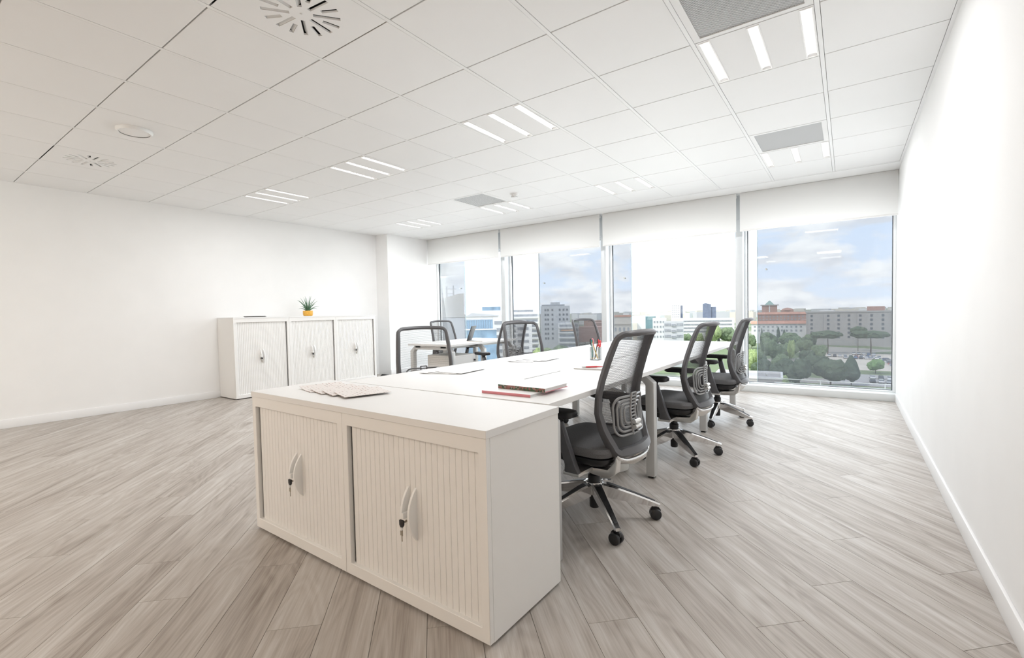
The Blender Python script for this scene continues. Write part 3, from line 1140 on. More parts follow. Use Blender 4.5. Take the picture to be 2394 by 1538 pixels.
for sx in (-0.24, 0.16):
    for sy in (-0.17, 0.17):
        G().tube([(sx, sy - 0.01, 0.025), (sx, sy + 0.01, 0.025)], 0.025, 12).build('castor', M['black'], pd)


# ------------------------------------------------------------------ swivel chairs (facing +x)
def lerp_tab(tab, z):
    for (a, va), (b, vb) in zip(tab, tab[1:]):
        if z <= b:
            t = max(0.0, (z - a) / (b - a))
            t = t * t * (3 - 2 * t) if False else t
            return va + (vb - va) * t
    return tab[-1][1]


XB = [(0.38, -0.262), (0.46, -0.232), (0.54, -0.213), (0.62, -0.205), (0.70, -0.212), (0.80, -0.236), (0.90, -0.266), (1.0, -0.302), (1.04, -0.322)]
HWD = [(0.38, 0.165), (0.44, 0.185), (0.52, 0.208), (0.62, 0.222), (0.75, 0.224), (0.90, 0.215), (1.0, 0.206), (1.04, 0.203)]


def back_pt(s, z, dx=0.0):
    """point on the curved back surface; s in metres from the centre"""
    return Vector((lerp_tab(XB, z) + 0.055 * (abs(s) / 0.21) ** 2 + dx, s, z))


ZB, ZT = 0.395, 1.022


def back_loop(n_side=18, rc=0.05):
    pts = []
    # start bottom centre, to -y side, up, top, down +y, back
    def corner(cz, up, sgn):
        r = []
        for k in range(1, 5):
            a = pi / 2 * k / 5
            r.append(a)
        return r
    wb, wt_ = lerp_tab(HWD, ZB + rc), lerp_tab(HWD, ZT - rc)
    for k in range(7):
        pts.append((0 - (wb - rc) * k / 6, ZB))
    for k in range(1, 5):
        a = pi / 2 * k / 4
        pts.append((-(wb - rc) - rc * sin(a), ZB + rc - rc * cos(a)))
    for k in range(1, n_side):
        z = ZB + rc + (ZT - ZB - 2 * rc) * k / n_side
        pts.append((-lerp_tab(HWD, z), z))
    for k in range(0, 5):
        a = pi / 2 * k / 4
        pts.append((-(wt_ - rc) - rc * cos(a), ZT - rc + rc * sin(a)))
    for k in range(1, 7):
        pts.append((-(wt_ - rc) * (1 - k / 6), ZT + 0.006 * (1 - (1 - k / 6) ** 2)))
    half = pts[:]
    other = [(-s, z) for s, z in half[1:-1]][::-1]
    return half + other


def chair_parts():
    root = thing('swivel_chair', 'x', 'chair')
    # ---- back frame
    loop = back_loop()
    P = [back_pt(s, z) for s, z in loop]
    m = len(P)
    C = back_pt(0, 0.72)
    rings_ = []
    for k in range(m):
        tg = (P[(k + 1) % m] - P[k - 1]).normalized()
        s, z = loop[k]
        nrm = (back_pt(s, min(z + 0.01, 1.04)) - back_pt(s, z - 0.01)).cross(back_pt(s + 0.005, z) - back_pt(s - 0.005, z)).normalized()
        if nrm.x > 0:
            nrm = -nrm           # rearwards
        inw = nrm.cross(tg).normalized()
        if inw.dot(C - P[k]) < 0:
            inw = -inw
        side = abs(s) > 0.14
        low = max(0.0, min(1.0, (0.72 - z) / 0.25))
        topw = max(0.0, min(1.0, (z - 0.93) / 0.07))
        wdt = 0.030 + 0.012 * low - 0.004 * topw
        if z < 0.42 and not side:
            wdt = 0.05
        dep_r = 0.016 + 0.020 * low
        dep_f = 0.016 - 0.006 * topw + 0.006 * low
        if topw > 0.5 and not side:
            dep_r = 0.020
        a, b = inw * wdt, nrm
        rings_.append([P[k] + b * (-dep_f * 0.6), P[k] + b * (dep_r * 0.7), P[k] + inw * wdt * 0.18 + b * dep_r, P[k] + a * 0.82 + b * dep_r * 0.9, P[k] + a + b * dep_r * 0.4, P[k] + a - b * dep_f * 0.5, P[k] + a * 0.8 - b * dep_f, P[k] + a * 0.2 - b * dep_f])
    G().rings(rings_, closed=True).build('back_frame', M['chairf'], root, smooth=True)
    # ---- mesh
    nz, ns = 24, 108
    g = G()
    zz = [0.47 + (ZT - 0.012 - 0.47) * i / nz for i in range(nz + 1)]
    for j in range(ns + 1):
        vs = []
        for z in zz:
            hw = lerp_tab(HWD, z) - 0.010
            s = -hw + 2 * hw * j / ns
            vs += [back_pt(s, z, 0.0065), back_pt(s, z, 0.0051)]
        g.add(vs, [(2 * i, 2 * i + 1, 2 * i + 3, 2 * i + 2) for i in range(nz)])
    for q in range(66):
        z = 0.472 + (ZT - 0.016 - 0.472) * q / 65
        hw = lerp_tab(HWD, z) - 0.010
        vs = []
        for j in range(15):
            s = -hw + 2 * hw * j / 14
            vs += [back_pt(s, z - 0.0006, 0.0058), back_pt(s, z + 0.0006, 0.0058)]
        g.add(vs, [(2 * i, 2 * i + 1, 2 * i + 3, 2 * i + 2) for i in range(14)])
    g.build('back_mesh', M['mesh'], root, smooth=False)
    # ---- lumbar grid
    lum = bpy.data.objects.new('lumbar_support', None)
    g = G()
    for k, (hw_, zt, zb) in enumerate(((0.150, 0.690, 0.500), (0.124, 0.672, 0.518), (0.098, 0.654, 0.536), (0.072, 0.636, 0.554))):
        for sg_ in (-1, 1):
            pts = []
            r = 0.045 - 0.007 * k
            z0, z1 = zb, zt
            path = [(0.022, z1)]
            path.append((hw_ - r, z1))
            for q in range(1, 5):
                a = pi / 2 * q / 4
                path.append((hw_ - r + r * sin(a), z1 - r + r * cos(a)))
            for q in range(0, 5):
                a = pi / 2 * q / 4
                path.append((hw_ - r + r * cos(a), z0 + r - r * sin(a)))
            path.append((0.022, z0))
            pts = [back_pt(sg_ * s, z, -0.022) for s, z in path]
            g.tube(pts, 0.0062, 6)
    # ladder
    for z in [0.50 + 0.017 * k for k in range(13)]:
        g.tube([back_pt(-0.024, z, -0.027), back_pt(0.024, z, -0.027)], 0.0045, 6)
    for s in (-0.024, 0.024):
        g.tube([back_pt(s, 0.495 + 0.03 * k, -0.027) for k in range(8)], 0.006, 6)
    lo = g.build('lumbar_support', M['lumbar'], root, smooth=True)
    bpy.data.objects.remove(lum)
    g = G()
    for z in (0.535, 0.56):
        g.tube([back_pt(-0.03, z, -0.045), back_pt(0.03, z, -0.045)], 0.011, 8)
    g.build('lumbar_knob', M['satin'], lo, smooth=True)
    # lower back shell
    vs, fs = [], []
    nz, ns = 6, 10
    for dx in (0.012, -0.012):
        for i in range(nz + 1):
            z = 0.405 + 0.105 * i / nz
            hw = lerp_tab(HWD, z) - 0.02
            for j in range(ns + 1):
                s = -hw + 2 * hw * j / ns
                vs.append(back_pt(s, z, dx))
    of = (nz + 1) * (ns + 1)
    for i in range(nz):
        for j in range(ns):
            a = i * (ns + 1) + j
            fs.append((a, a + 1, a + ns + 2, a + ns + 1))
            fs.append((of + a, of + a + ns + 1, of + a + ns + 2, of + a + 1))
    for j in range(ns):
        a = nz * (ns + 1) + j
        fs.append((a, a + 1, of + a + 1, of + a))
    G().add(vs, fs).build('back_shell', M['black'], root, smooth=True)
    # chrome trim under the back
    arc = []
    for k in range(21):
        s = -0.178 + 0.356 * k / 20
        zz = ZB - 0.006 + 0.035 * (abs(s) / 0.178) ** 6
        arc.append(back_pt(s, ZB, -0.016) + Vector((0, 0, zz - ZB - 0.004)))
    G().tube(arc, 0.0095, 8).build('back_trim', M['chrome'], root, smooth=True)
    # aluminium yoke
    for s in (-1, 1):
        rg = []
        for (x, y, z, hy, hz) in ((-0.236, 0.158, 0.402, 0.020, 0.020), (-0.225, 0.152, 0.356, 0.026, 0.030), (-0.185, 0.140, 0.316, 0.034, 0.022), (-0.08, 0.105, 0.302, 0.036, 0.018), (0.03, 0.07, 0.300, 0.026, 0.016)):
            rg.append([(x, s * y - hy, z - hz), (x, s * y + hy, z - hz), (x + 0.005, s * y + hy, z + hz), (x + 0.005, s * y - hy, z + hz)])
        G().rings(rg).build('yoke_arm', M['satin'], root, bevel=0.004)
    # mechanism
    g = G()
    g.prism([(-0.13, 0.318), (-0.09, 0.288), (0.06, 0.272), (0.15, 0.30), (0.19, 0.345), (0.19, 0.372), (-0.13, 0.372)], -0.085, 0.085, 'y')
    mech = g.build('mechanism', M['black'], root, bevel=0.008)
    G().tube([(0.03, -0.09, 0.335), (0.03, -0.20, 0.338), (0.015, -0.235, 0.336)], 0.0065, 8).build('lever', M['chrome'], mech, smooth=True)
    # seat
    g = G()
    rg = []
    for (z, gx0, gx1, hy) in ((0.392, -0.185, 0.225, 0.215), (0.404, -0.205, 0.245, 0.237), (0.428, -0.212, 0.256, 0.246), (0.447, -0.205, 0.250, 0.240), (0.456, -0.18, 0.225, 0.215), (0.458, -0.10, 0.14, 0.13)):
        out = rrect(gx1 - gx0, 2 * hy, 0.075 if z < 0.457 else 0.05, 5, (gx0 + gx1) / 2, 0)
        rg.append([(p[0], p[1], z - 0.020 * max(0, (p[0] - 0.14) / 0.11) ** 2) for p in out])
    g.rings(rg)
    seat = g.build('seat', M['seat'], root, smooth=True)
    g = G()
    rg = []
    for (z, k) in ((0.338, 0.66), (0.352, 0.86), (0.372, 0.96), (0.394, 0.985)):
        out = rrect(0.45 * k, 0.475 * k, 0.07 * k, 5, 0.02, 0)
        rg.append([(p[0], p[1], z - 0.018 * max(0, (p[0] - 0.14) / 0.11) ** 2) for p in out])
    g.rings(rg)
    pan = g.build('seat_pan', M['black'], root, smooth=True)
    G().box(-0.12, -0.05, -0.2372, -0.2345, 0.391, 0.397).build('red_tab', M['red'], pan)
    # arms
    for s in (-1, 1):
        g = G()
        rg = []
        for (x, z, hx, hy) in ((-0.035, 0.318, 0.042, 0.016), (-0.028, 0.36, 0.030, 0.018), (0.0, 0.46, 0.026, 0.018), (0.03, 0.575, 0.023, 0.016)):
            y = s * (0.262 + 0.10 * (z - 0.318) / 0.26 * 0.25)
            rg.append([(x - hx, y - hy, z), (x + hx, y - hy, z), (x + hx, y + hy, z), (x - hx, y + hy, z)])
        g.rings(rg)
        post = g.build('arm_post', M['chairf'], root, bevel=0.006)
        G().box(-0.075, 0.02, min(s * 0.08, s * 0.272), max(s * 0.08, s * 0.272), 0.303, 0.324).build('arm_bracket', M['satin'], root, bevel=0.004)
        yc = s * 0.288
        G().tube([(0.03, yc, 0.568), (0.032, yc, 0.604)], [0.017, 0.03], 12).build('arm_collar', M['black'], post)
        g = G()
        rg = []
        for (z, k) in ((0.600, 0.86), (0.606, 0.98), (0.622, 1.0), (0.632, 0.95), (0.636, 0.82)):
            out = rrect(0.25 * k, 0.092 * k, 0.03 * k, 4, 0.055, yc)
            rg.append([(p[0], p[1], z) for p in out])
        g.rings(rg)
        g.build('arm_pad', M['black'], root, smooth=True)
    # column
    g = G().lathe([(0.024, 0.052), (0.027, 0.056), (0.027, 0.19), (0.034, 0.20), (0.034, 0.232), (0.026, 0.238), (0.026, 0.285)], 20)
    g.build('gas_column', M['black'], root, smooth=True)
    # base
    base = bpy.data.objects.new('star_base', G().lathe([(0.0275, 0.125), (0.045, 0.13), (0.050, 0.165), (0.047, 0.196), (0.036, 0.2005), (0.0345, 0.2005)], 24, cap=False).mesh('star_base', M['chrome'], smooth=True))
    COL.objects.link(base)
    base.parent = root
    spoke = G()
    rg = []
    for (r, wt2, wb2, z1, z0) in ((0.035, 0.030, 0.020, 0.192, 0.122), (0.09, 0.028, 0.018, 0.178, 0.105), (0.2, 0.022, 0.014, 0.138, 0.085), (0.285, 0.018, 0.012, 0.104, 0.072), (0.312, 0.017, 0.012, 0.092, 0.070), (0.322, 0.012, 0.009, 0.088, 0.072)):
        rg.append([(r, -wb2, z0), (r, wb2, z0), (r, wt2 * 0.98, z1 - 0.008), (r, wt2 * 0.7, z1), (r, -wt2 * 0.7, z1), (r, -wt2 * 0.98, z1 - 0.008)])
    spoke.rings(rg)
    sp_me = spoke.mesh('spoke', M['chrome'], smooth=True)
    ig = G()
    rg = []
    for (r, w_, z) in ((0.062, 0.014, 0.1862), (0.09, 0.0155, 0.1785), (0.2, 0.0115, 0.1385), (0.285, 0.0085, 0.1045), (0.298, 0.006, 0.099)):
        rg.append([(r, -w_, z - 0.006), (r, w_, z - 0.006), (r, w_, z + 0.0016), (r, -w_, z + 0.0016)])
    ig.rings(rg)
    in_me = ig.mesh('spoke_inlay', M['black'])
    cg = G()
    for s in (-1, 1):
        prof = [(0.0005, s * 0.027), (0.024, s * 0.027), (0.0285, s * 0.024), (0.030, s * 0.018), (0.030, s * 0.010), (0.027, s * 0.006), (0.0005, s * 0.006)]
        rg = [[(0.0 + rr * cos(2 * pi * i / 20), yy, 0.030 + rr * sin(2 * pi * i / 20)) for i in range(20)] for rr, yy in prof]
        cg.rings(rg, False, True)
    cs_me = cg.mesh('castor_wheels', M['black'], smooth=True)
    hg_ = G()
    hg_.prism([(-0.024, 0.034), (-0.028, 0.05), (-0.018, 0.064), (0.006, 0.068), (0.024, 0.060), (0.026, 0.040), (0.008, 0.046)], -0.0055, 0.0055, 'y')
    hg_.tube([(0.012, 0, 0.05), (0.012, 0, 0.082)], 0.0075, 10)
    hd_me = hg_.mesh('castor_fork', M['black'])
    for k in range(5):
        a = 2 * pi * k / 5
        so_ = inst(sp_me, 'spoke', base, (0, 0, 0), a)
        so_.scale = (1.075, 1, 1)
        inst(in_me, 'inlay', so_)
        ca = inst(hd_me, 'castor', base, (0.322 * cos(a), 0.322 * sin(a), 0), a + 0.6 + 1.3 * ((k * 7) % 5))
        inst(cs_me, 'castor_wheels', ca)
    return root, base


CH, CHB = chair_parts()
KM = kidmap_of(CH)
GR1, GR2, GR3 = 'swivel chairs on the bare-wall side of the bench', 'swivel chairs on the far side of the bench', 'swivel chairs at the smaller desk'
CHAIRS = [
    (-1.128, 2.325, 175, -46 - 175, 'black mesh swivel chair at the bench right beside the low cabinets', GR1),
    (-1.10, 3.69, 176, -48 - 176, 'black mesh swivel chair in the middle place of the bench, bare-wall side', GR1),
    (-1.06, 5.0, 180, -16 - 180, 'black mesh swivel chair at the bench end nearest the windows, bare-wall side', GR1),
    (-2.62, 2.56, -34, 20, 'black mesh swivel chair behind the bench, angled, nearest the low cabinets', GR2),
    (-2.62, 4.02, -28, 50, 'black mesh swivel chair behind the middle of the bench', GR2),
    (-2.62, 5.56, -18, 30, 'black mesh swivel chair behind the bench end by the windows', GR2),
    (-4.90, 5.27, -10, 10, 'black mesh swivel chair between the smaller desk and the pier', GR3),
    (-3.64, 4.87, 168, 60, 'black mesh swivel chair at the smaller desk with its back to the bench', GR3),
]
for k, (x, y, a, ba, lb, gr) in enumerate(CHAIRS):
    c = CH if k == 0 else copy_tree(CH, KM)
    c.location = (x, y, 0)
    c.rotation_euler = (0, 0, radians(a))
    c['label'] = lb
    c['group'] = gr
    for o in list(COL.objects):
        if o.parent == c and o.name.startswith('star_base'):
            o.rotation_euler = (0, 0, radians(ba))

# ------------------------------------------------------------------ things on the surfaces
TOPZ = NH + 0.027


def sheet_mat(name, c1, c2, base=(0.80, 0.77, 0.75), sc=(7, 9), wave=False):
    def b(nt):
        N, L = nt.nodes.new, nt.links.new
        tc = N('ShaderNodeTexCoord')
        mp = N('ShaderNodeMapping')
        mp.inputs['Scale'].default_value = (sc[0], sc[1], 1)
        L(tc.outputs['Object'], mp.inputs[0])
        br = N('ShaderNodeTexBrick')
        br.inputs['Color1'].default_value = (*c1, 1)
        br.inputs['Color2'].default_value = (*c2, 1)
        br.inputs['Mortar'].default_value = (*base, 1)
        br.inputs['Scale'].default_value = 1.6
        br.inputs['Mortar Size'].default_value = 0.09
        L(mp.outputs[0], br.inputs['Vector'])
        n = N('ShaderNodeTexNoise')
        n.inputs['Scale'].default_value = 22
        L(tc.outputs['Object'], n.inputs['Vector'])
        cr = N('ShaderNodeValToRGB')
        cr.color_ramp.elements[0].position = 0.42
        cr.color_ramp.elements[1].position = 0.62
        L(n.outputs[0], cr.inputs[0])
        mx = N('ShaderNodeMixRGB')
        mx.inputs[1].default_value = (*base, 1)
        L(cr.outputs[0], mx.inputs[0])
        L(br.outputs[0], mx.inputs[2])
        p = N('ShaderNodeBsdfPrincipled')
        p.inputs['Roughness'].default_value = 0.45
        L(mx.outputs[0], p.inputs['Base Color'])
        return p.outputs[0]
    return mixmat(name, b)


M['broch'] = sheet_mat('brochure_print', (0.50, 0.27, 0.24), (0.38, 0.36, 0.34), (0.78, 0.73, 0.70))
M['print'] = sheet_mat('sheet_print', (0.70, 0.70, 0.70), (0.76, 0.76, 0.76), (0.82, 0.82, 0.82), (5, 6))


def leaflet(name, label, cx, cy, z, w, h, rz, mat, group, lift=0.004, thick=0.0015, fold=None):
    """a thin folded leaflet, one long edge lifted"""
    g = G()
    n = 6
    up, lo = [], []
    for k in range(n + 1):
        x = -w / 2 + w * k / n
        zz = lift * max(0.0, 1 - k / n * 1.6) ** 2
        up.append((x, zz + thick))
        lo.append((x, zz))
    poly = up + lo[::-1]
    g.prism(poly, -h / 2, h / 2, 'y')
    o = g.build(name, mat)
    o.location = (cx, cy, z)
    o.rotation_euler = (0, 0, rz)
    return tag(o, label, 'brochure', group)


pos = ['bottom one, lifted at its folded edge', 'second from the bottom', 'second from the top', 'uppermost one']
for k in range(4):
    cx, cy, _ = nloc(-1.325 + 0.112 * k, 0.262 - 0.006 * k)
    leaflet('brochure', 'folded brochure in the fan on the low cabinet, ' + pos[k], cx, cy, TOPZ + 0.0012 + 0.0024 * k, 0.185, 0.225, NTH - 0.22 - 0.03 * k, M['broch'], 'brochures fanned on the low cabinet', lift=0.006 if k else 0.012, thick=0.002)
for k, (x, y, a) in enumerate(((-2.23, 2.31, 0.35), (-2.17, 2.34, 0.22), (-2.12, 2.37, 0.10))):
    leaflet('leaflet', 'white printed leaflet by the first chair behind the bench, ' + ('lowest', 'middle', 'topmost')[k] + ' of three', x, y, DZ1 + 0.0008 + 0.0022 * k, 0.21, 0.29, a, M['print'], 'white leaflets fanned on the bench', lift=0.006, thick=0.0018)
for k, (x, y, a) in enumerate(((-2.12, 3.13, 0.30), (-2.07, 3.19, 0.18), (-2.03, 3.25, 0.06))):
    leaflet('leaflet', 'white printed leaflet across the bench joint, ' + ('lowest', 'middle', 'topmost')[k] + ' of three', x, y, DZ1 + 0.0008 + 0.0022 * k, 0.21, 0.27, a, M['print'], 'white leaflets fanned past the bench joint', lift=0.006, thick=0.0018)

# books
def spine_mat(nt):
    N, L = nt.nodes.new, nt.links.new
    tc = N('ShaderNodeTexCoord')
    v = N('ShaderNodeTexVoronoi')
    v.inputs['Scale'].default_value = 90
    L(tc.outputs['Object'], v.inputs['Vector'])
    r = N('ShaderNodeValToRGB')
    e = r.color_ramp.elements
    e[0].color = (0.03, 0.04, 0.03, 1)
    e[1].color = (0.35, 0.33, 0.28, 1)
    e.new(0.35).color = (0.06, 0.12, 0.06, 1)
    e.new(0.6).color = (0.30, 0.10, 0.09, 1)
    L(v.outputs['Color'], r.inputs[0])
    p = N('ShaderNodeBsdfPrincipled')
    p.inputs['Roughness'].default_value = 0.4
    L(r.outputs[0], p.inputs['Base Color'])
    return p.outputs[0]


M['spine'] = mixmat('patterned_spine', spine_mat)
t = thing('book', 'slim white book with a pink spine lying under another book', 'book', (-1.31, 1.87, DZ1), 0.02)
G().box(-0.135, 0.135, -0.10, 0.118, 0.0022, 0.0105).build('pages', M['paper'], t)
G().box(-0.139, 0.139, -0.103, 0.121, 0.0, 0.002).build('cover', M['white'], t)
G().box(-0.139, 0.139, -0.103, 0.121, 0.0107, 0.0127).build('cover', M['white'], t)
G().box(-0.139, 0.139, -0.1055, -0.1032, 0.0, 0.0127).build('spine', M['pink'], t, bevel=0.001)
t = thing('book', 'white book with a patterned dark spine lying on the pink-spined one', 'book', (-1.275, 1.955, DZ1 + 0.0127), -0.03)
G().box(-0.135, 0.135, -0.098, 0.098, 0.0022, 0.0165).build('pages', M['paper'], t)
G().box(-0.139, 0.139, -0.1025, 0.1005, 0.0, 0.002).build('cover', M['pink'], t)
G().box(-0.139, 0.139, -0.1025, 0.1005, 0.0167, 0.0190).build('cover', M['white'], t)
G().box(-0.139, 0.139, -0.105, -0.1027, 0.0, 0.0190).build('spine', M['spine'], t, bevel=0.001)

# notebook and pen
t = thing('notebook', 'small grey notebook under a red pen on the bench', 'notebook', (-1.40, 2.90, DZ1), 0.10)
G().box(-0.10, 0.10, -0.105, 0.105, 0.0018, 0.0075).build('pages', M['paper'], t)
G().box(-0.103, 0.103, -0.107, 0.107, 0.0, 0.0016).build('cover', M['alu'], t)
G().box(-0.103, 0.103, -0.107, 0.107, 0.0077, 0.0092).build('cover', M['alu'], t)
t = thing('pen', 'red ballpoint pen lying on the small notebook', 'pen', (-1.385, 2.855, DZ1 + 0.0092 + 0.0052), 0.62)
G().tube([(-0.045, 0, 0), (0.03, 0, 0)], 0.0052, 10).build('barrel', M['red'], t, smooth=True)
G().tube([(0.03, 0, 0), (0.062, 0, 0), (0.075, 0, 0)], [0.0042, 0.003, 0.001], 10).build('refill', M['red'], t, smooth=True)
G().tube([(-0.072, 0, 0), (-0.045, 0, 0)], [0.003, 0.0052], 10).build('tip', M['satin'], t, smooth=True)

# pencil cup
CUX, CUY = -1.62, 3.40
t = thing('pencil_cup', 'clear square-sided pencil cup on the bench', 'pencil holder', (CUX, CUY, DZ1))
g = G()
ow = rrect(0.074, 0.074, 0.012, 4)
iw = rrect(0.068, 0.068, 0.010, 4)
g.plate(ow, [iw], 0.004, 0.104)
g.build('wall', M['cup'], t, smooth=True)
G().prism(ow, 0.0, 0.004, 'z').build('bottom', M['cup'], t)


def in_cup(p, L_, tilt, az):
    d = Vector((sin(tilt) * cos(az), sin(tilt) * sin(az), cos(tilt)))
    return Vector((CUX + p[0], CUY + p[1], DZ1 + 0.006)), d


def pencil(label, p, L_, tilt, az, mat, r=0.0038, head=None):
    a, d = in_cup(p, L_, tilt, az)
    t = thing('pencil', label, 'pencil', a, 0, None)
    G().tube([d * 0.012, d * L_], r, 6).build('shaft', mat, t)
    G().tube([d * 0.0, d * 0.012], [0.0012, r], 6).build('tip', M['yellow'], t)
    if head:
        G().tube([d * L_, d * (L_ + 0.02)], r * 1.25, 8).build('cap', head, t, smooth=True)
    return t


pencil('orange pencil leaning across the clear cup', (0.022, -0.01), 0.145, 0.33, radians(175), M['yellow'])
pencil('black pen in the clear cup', (-0.015, 0.018), 0.15, 0.22, radians(-20), M['black'], head=M['black'])
pencil('green pencil in the clear cup', (0.02, 0.02), 0.115, 0.05, radians(40), M['green'], 0.0055)
pencil('teal marker in the clear cup', (-0.022, -0.012), 0.135, 0.06, radians(150), M['teal'], 0.005, M['teal'])
pencil('grey pen in the clear cup', (0.0, -0.02), 0.13, 0.14, radians(200), M['satin'])


def scissors(label, p, tilt, az, m1, m2, L_=0.11, loops=2):
    a, d = in_cup(p, L_, tilt, az)
    t = thing('scissors', label, 'scissors', a)
    sd = Vector((0.81, -0.58, 0)).normalized()
    sd = (sd - d * sd.dot(d)).normalized()
    for s, mm in ((-1, m1), (1, m2)):
        b = [d * 0.0, d * 0.06 + sd * s * 0.002, d * L_ + sd * s * 0.006]
        G().tube(b, [0.0006, 0.0035, 0.004], 6).build('blade', M['satin'], t)
        if s > 0 and loops == 1:
            continue
        c = d * (L_ + 0.026) + sd * s * 0.015
        ring = [c + sd * 0.011 * cos(2 * pi * k / 20) + d * 0.026 * sin(2 * pi * k / 20) for k in range(20)]
        G().tube(ring, 0.0042, 8, closed=True).build('handle', mm, t, smooth=True)
    return t


scissors('scissors with black and red handles standing in the clear cup', (-0.012, -0.004), 0.16, radians(165), M['black'], M['pink'])
scissors('scissors with bright red handles standing in the clear cup', (0.012, 0.006), 0.16, radians(-25), M['red'], M['red'], 0.10)

# tablet and paper on the smaller desk
t = thing('laptop', 'thin dark laptop standing open on the smaller desk', 'laptop', (-4.22, 5.06, DZ1), radians(28))
G().box(-0.11, 0.11, -0.16, 0.16, 0.0, 0.010).build('base', M['satin'], t, bevel=0.002)
g = G().box(-0.005, 0.005, -0.15, 0.15, 0.0, 0.215)
g.xform(Matrix.Translation((-0.112, 0, 0.010)) @ Matrix.Rotation(radians(20), 4, 'Y'))
g.xform(Matrix.Rotation(0, 4, 'Z'))
g.build('screen', M['black'], t, bevel=0.002)
G().box(-0.09, 0.03, -0.14, 0.14, 0.0102, 0.0112).build('keyboard', M['alu_dk'], t)
tag(G().box(-4.30, -4.09, 4.50, 4.80, DZ1 + 0.0005, DZ1 + 0.0045).build('paper_stack', M['paper'], center=True), 'thin stack of white paper on the smaller desk', 'paper')

# magazine and plant on far cabinets
t = leaflet('magazine', 'thin grey magazine on the first tall cabinet', -7.05, 3.42, 1.1392, 0.21, 0.28, 2.6, M['alu_dk'], None, lift=0.010, thick=0.005)
t['category'] = 'magazine'
t = thing('succulent', 'small spiky green succulent in an ochre pot', 'plant', (-7.05, 4.245, 1.138))
G().lathe([(0.045, 0.0), (0.066, 0.004), (0.074, 0.03), (0.075, 0.075), (0.071, 0.086), (0.066, 0.084), (0.066, 0.07)], 32, cap=False).add([(0.045 * cos(2 * pi * i / 32), 0.045 * sin(2 * pi * i / 32), 0.0005) for i in range(32)], [tuple(range(32))]).build('pot', M['pot'], t, smooth=True)
G().lathe([(0.0005, 0.072), (0.0665, 0.070)], 24, cap=False).build('soil', M['soil'], t)
rl = random.Random(11)
lv = [(0.10, 20, 0.25), (0.18, 90, 0.26), (0.22, 200, 0.24), (0.12, 280, 0.25), (0.45, 35, 0.24), (0.62, 80, 0.23), (0.55, 120, 0.22), (0.75, 100, 0.20), (0.60, 265, 0.24), (0.68, 285, 0.25), (0.35, 250, 0.24), (0.95, 60, 0.18), (1.15, 95, 0.17), (1.1, 270, 0.15), (0.9, 190, 0.18), (0.5, 160, 0.22), (0.85, 330, 0.18), (0.3, 320, 0.23)]
for tl, az, Ln in lv:
    az = radians(az)
    pts, rad = [], []
    for k in range(7):
        u_ = k / 6
        th_ = tl * (0.55 + 0.6 * u_)
        r_ = Ln * u_ * sin(th_)
        pts.append((0.012 * cos(az) + r_ * cos(az), 0.012 * sin(az) + r_ * sin(az), 0.07 + Ln * u_ * cos(th_)))
        rad.append(max(0.0006, 0.0095 * (1 - u_) ** 0.7))
    G().tube(pts, rad, 6).build('leaf', M['leaf'], t, smooth=True)

# waste bin
t = thing('waste_bin', 'white waste bin with a black liner under the bench', 'bin', (-1.37, 3.12, 0))
G().lathe([(0.105, 0.0), (0.115, 0.004), (0.135, 0.27), (0.139, 0.272), (0.139, 0.276), (0.131, 0.276), (0.112, 0.01), (0.0005, 0.008)], 36).build('body', M['bin'], t, smooth=True)
rg = []
for (r, z, am) in ((0.125, 0.20, 0.003), (0.129, 0.279, 0.002), (0.1415, 0.288, 0.003), (0.1435, 0.255, 0.006), (0.1425, 0.225, 0.012)):
    rg.append([((r + am * sin(5 * a_ + z * 40) * 0.5 + am * 0.5) * cos(a_), (r + am * sin(5 * a_ + z * 40) * 0.5 + am * 0.5) * sin(a_), z + am * 1.4 * sin(3 * a_)) for a_ in [2 * pi * i / 48 for i in range(48)]])
G().rings(rg, cap=False).build('liner', M['bag'], t, smooth=True)


# ------------------------------------------------------------------ the city outside
GZ = -28.0
M['stone'] = pm('grey_stone', (0.40, 0.375, 0.36), 0.8, noise=0.05, nscale=0.3)
M['bwhite'] = pm('render_white', (0.70, 0.69, 0.68), 0.8, noise=0.04, nscale=0.3)
M['bgrey'] = pm('render_grey', (0.52, 0.52, 0.53), 0.8, noise=0.05, nscale=0.3)
M['bbeige'] = pm('render_beige', (0.62, 0.57, 0.50), 0.8, noise=0.05, nscale=0.3)
M['brick'] = pm('red_brick', (0.42, 0.24, 0.19), 0.85, noise=0.1, nscale=0.5)
M['roof'] = pm('terracotta_roof', (0.52, 0.26, 0.18), 0.85, noise=0.12, nscale=0.5)
M['copper'] = pm('green_copper', (0.25, 0.38, 0.34), 0.7, noise=0.1, nscale=0.4)
M['win'] = pm('window_dark', (0.10, 0.11, 0.13), 0.2, noise=0.2, nscale=0.7)
M['winb'] = pm('curtain_glass', (0.20, 0.30, 0.40), 0.15, noise=0.3, nscale=0.25)
M['winp'] = pm('window_pale', (0.30, 0.31, 0.33), 0.3, noise=0.2, nscale=0.6)
M['tealb'] = pm('teal_tower', (0.16, 0.26, 0.28), 0.4, noise=0.15, nscale=0.2)
M['bluet'] = pm('blue_tower', (0.16, 0.19, 0.26), 0.4, noise=0.15, nscale=0.2)
M['awning'] = pm('orange_awning', (0.70, 0.36, 0.18), 0.8, noise=0.1, nscale=1)
M['trunk'] = pm('bark', (0.16, 0.12, 0.09), 0.9, noise=0.2, nscale=2)
M['asphalt'] = pm('asphalt', (0.42, 0.40, 0.385), 0.9, noise=0.1, nscale=0.2)
M['lawn'] = pm('lawn', (0.22, 0.27, 0.12), 0.95, noise=0.3, nscale=0.15)
M['sand'] = pm('pale_path', (0.62, 0.55, 0.47), 0.95, noise=0.1, nscale=0.2)


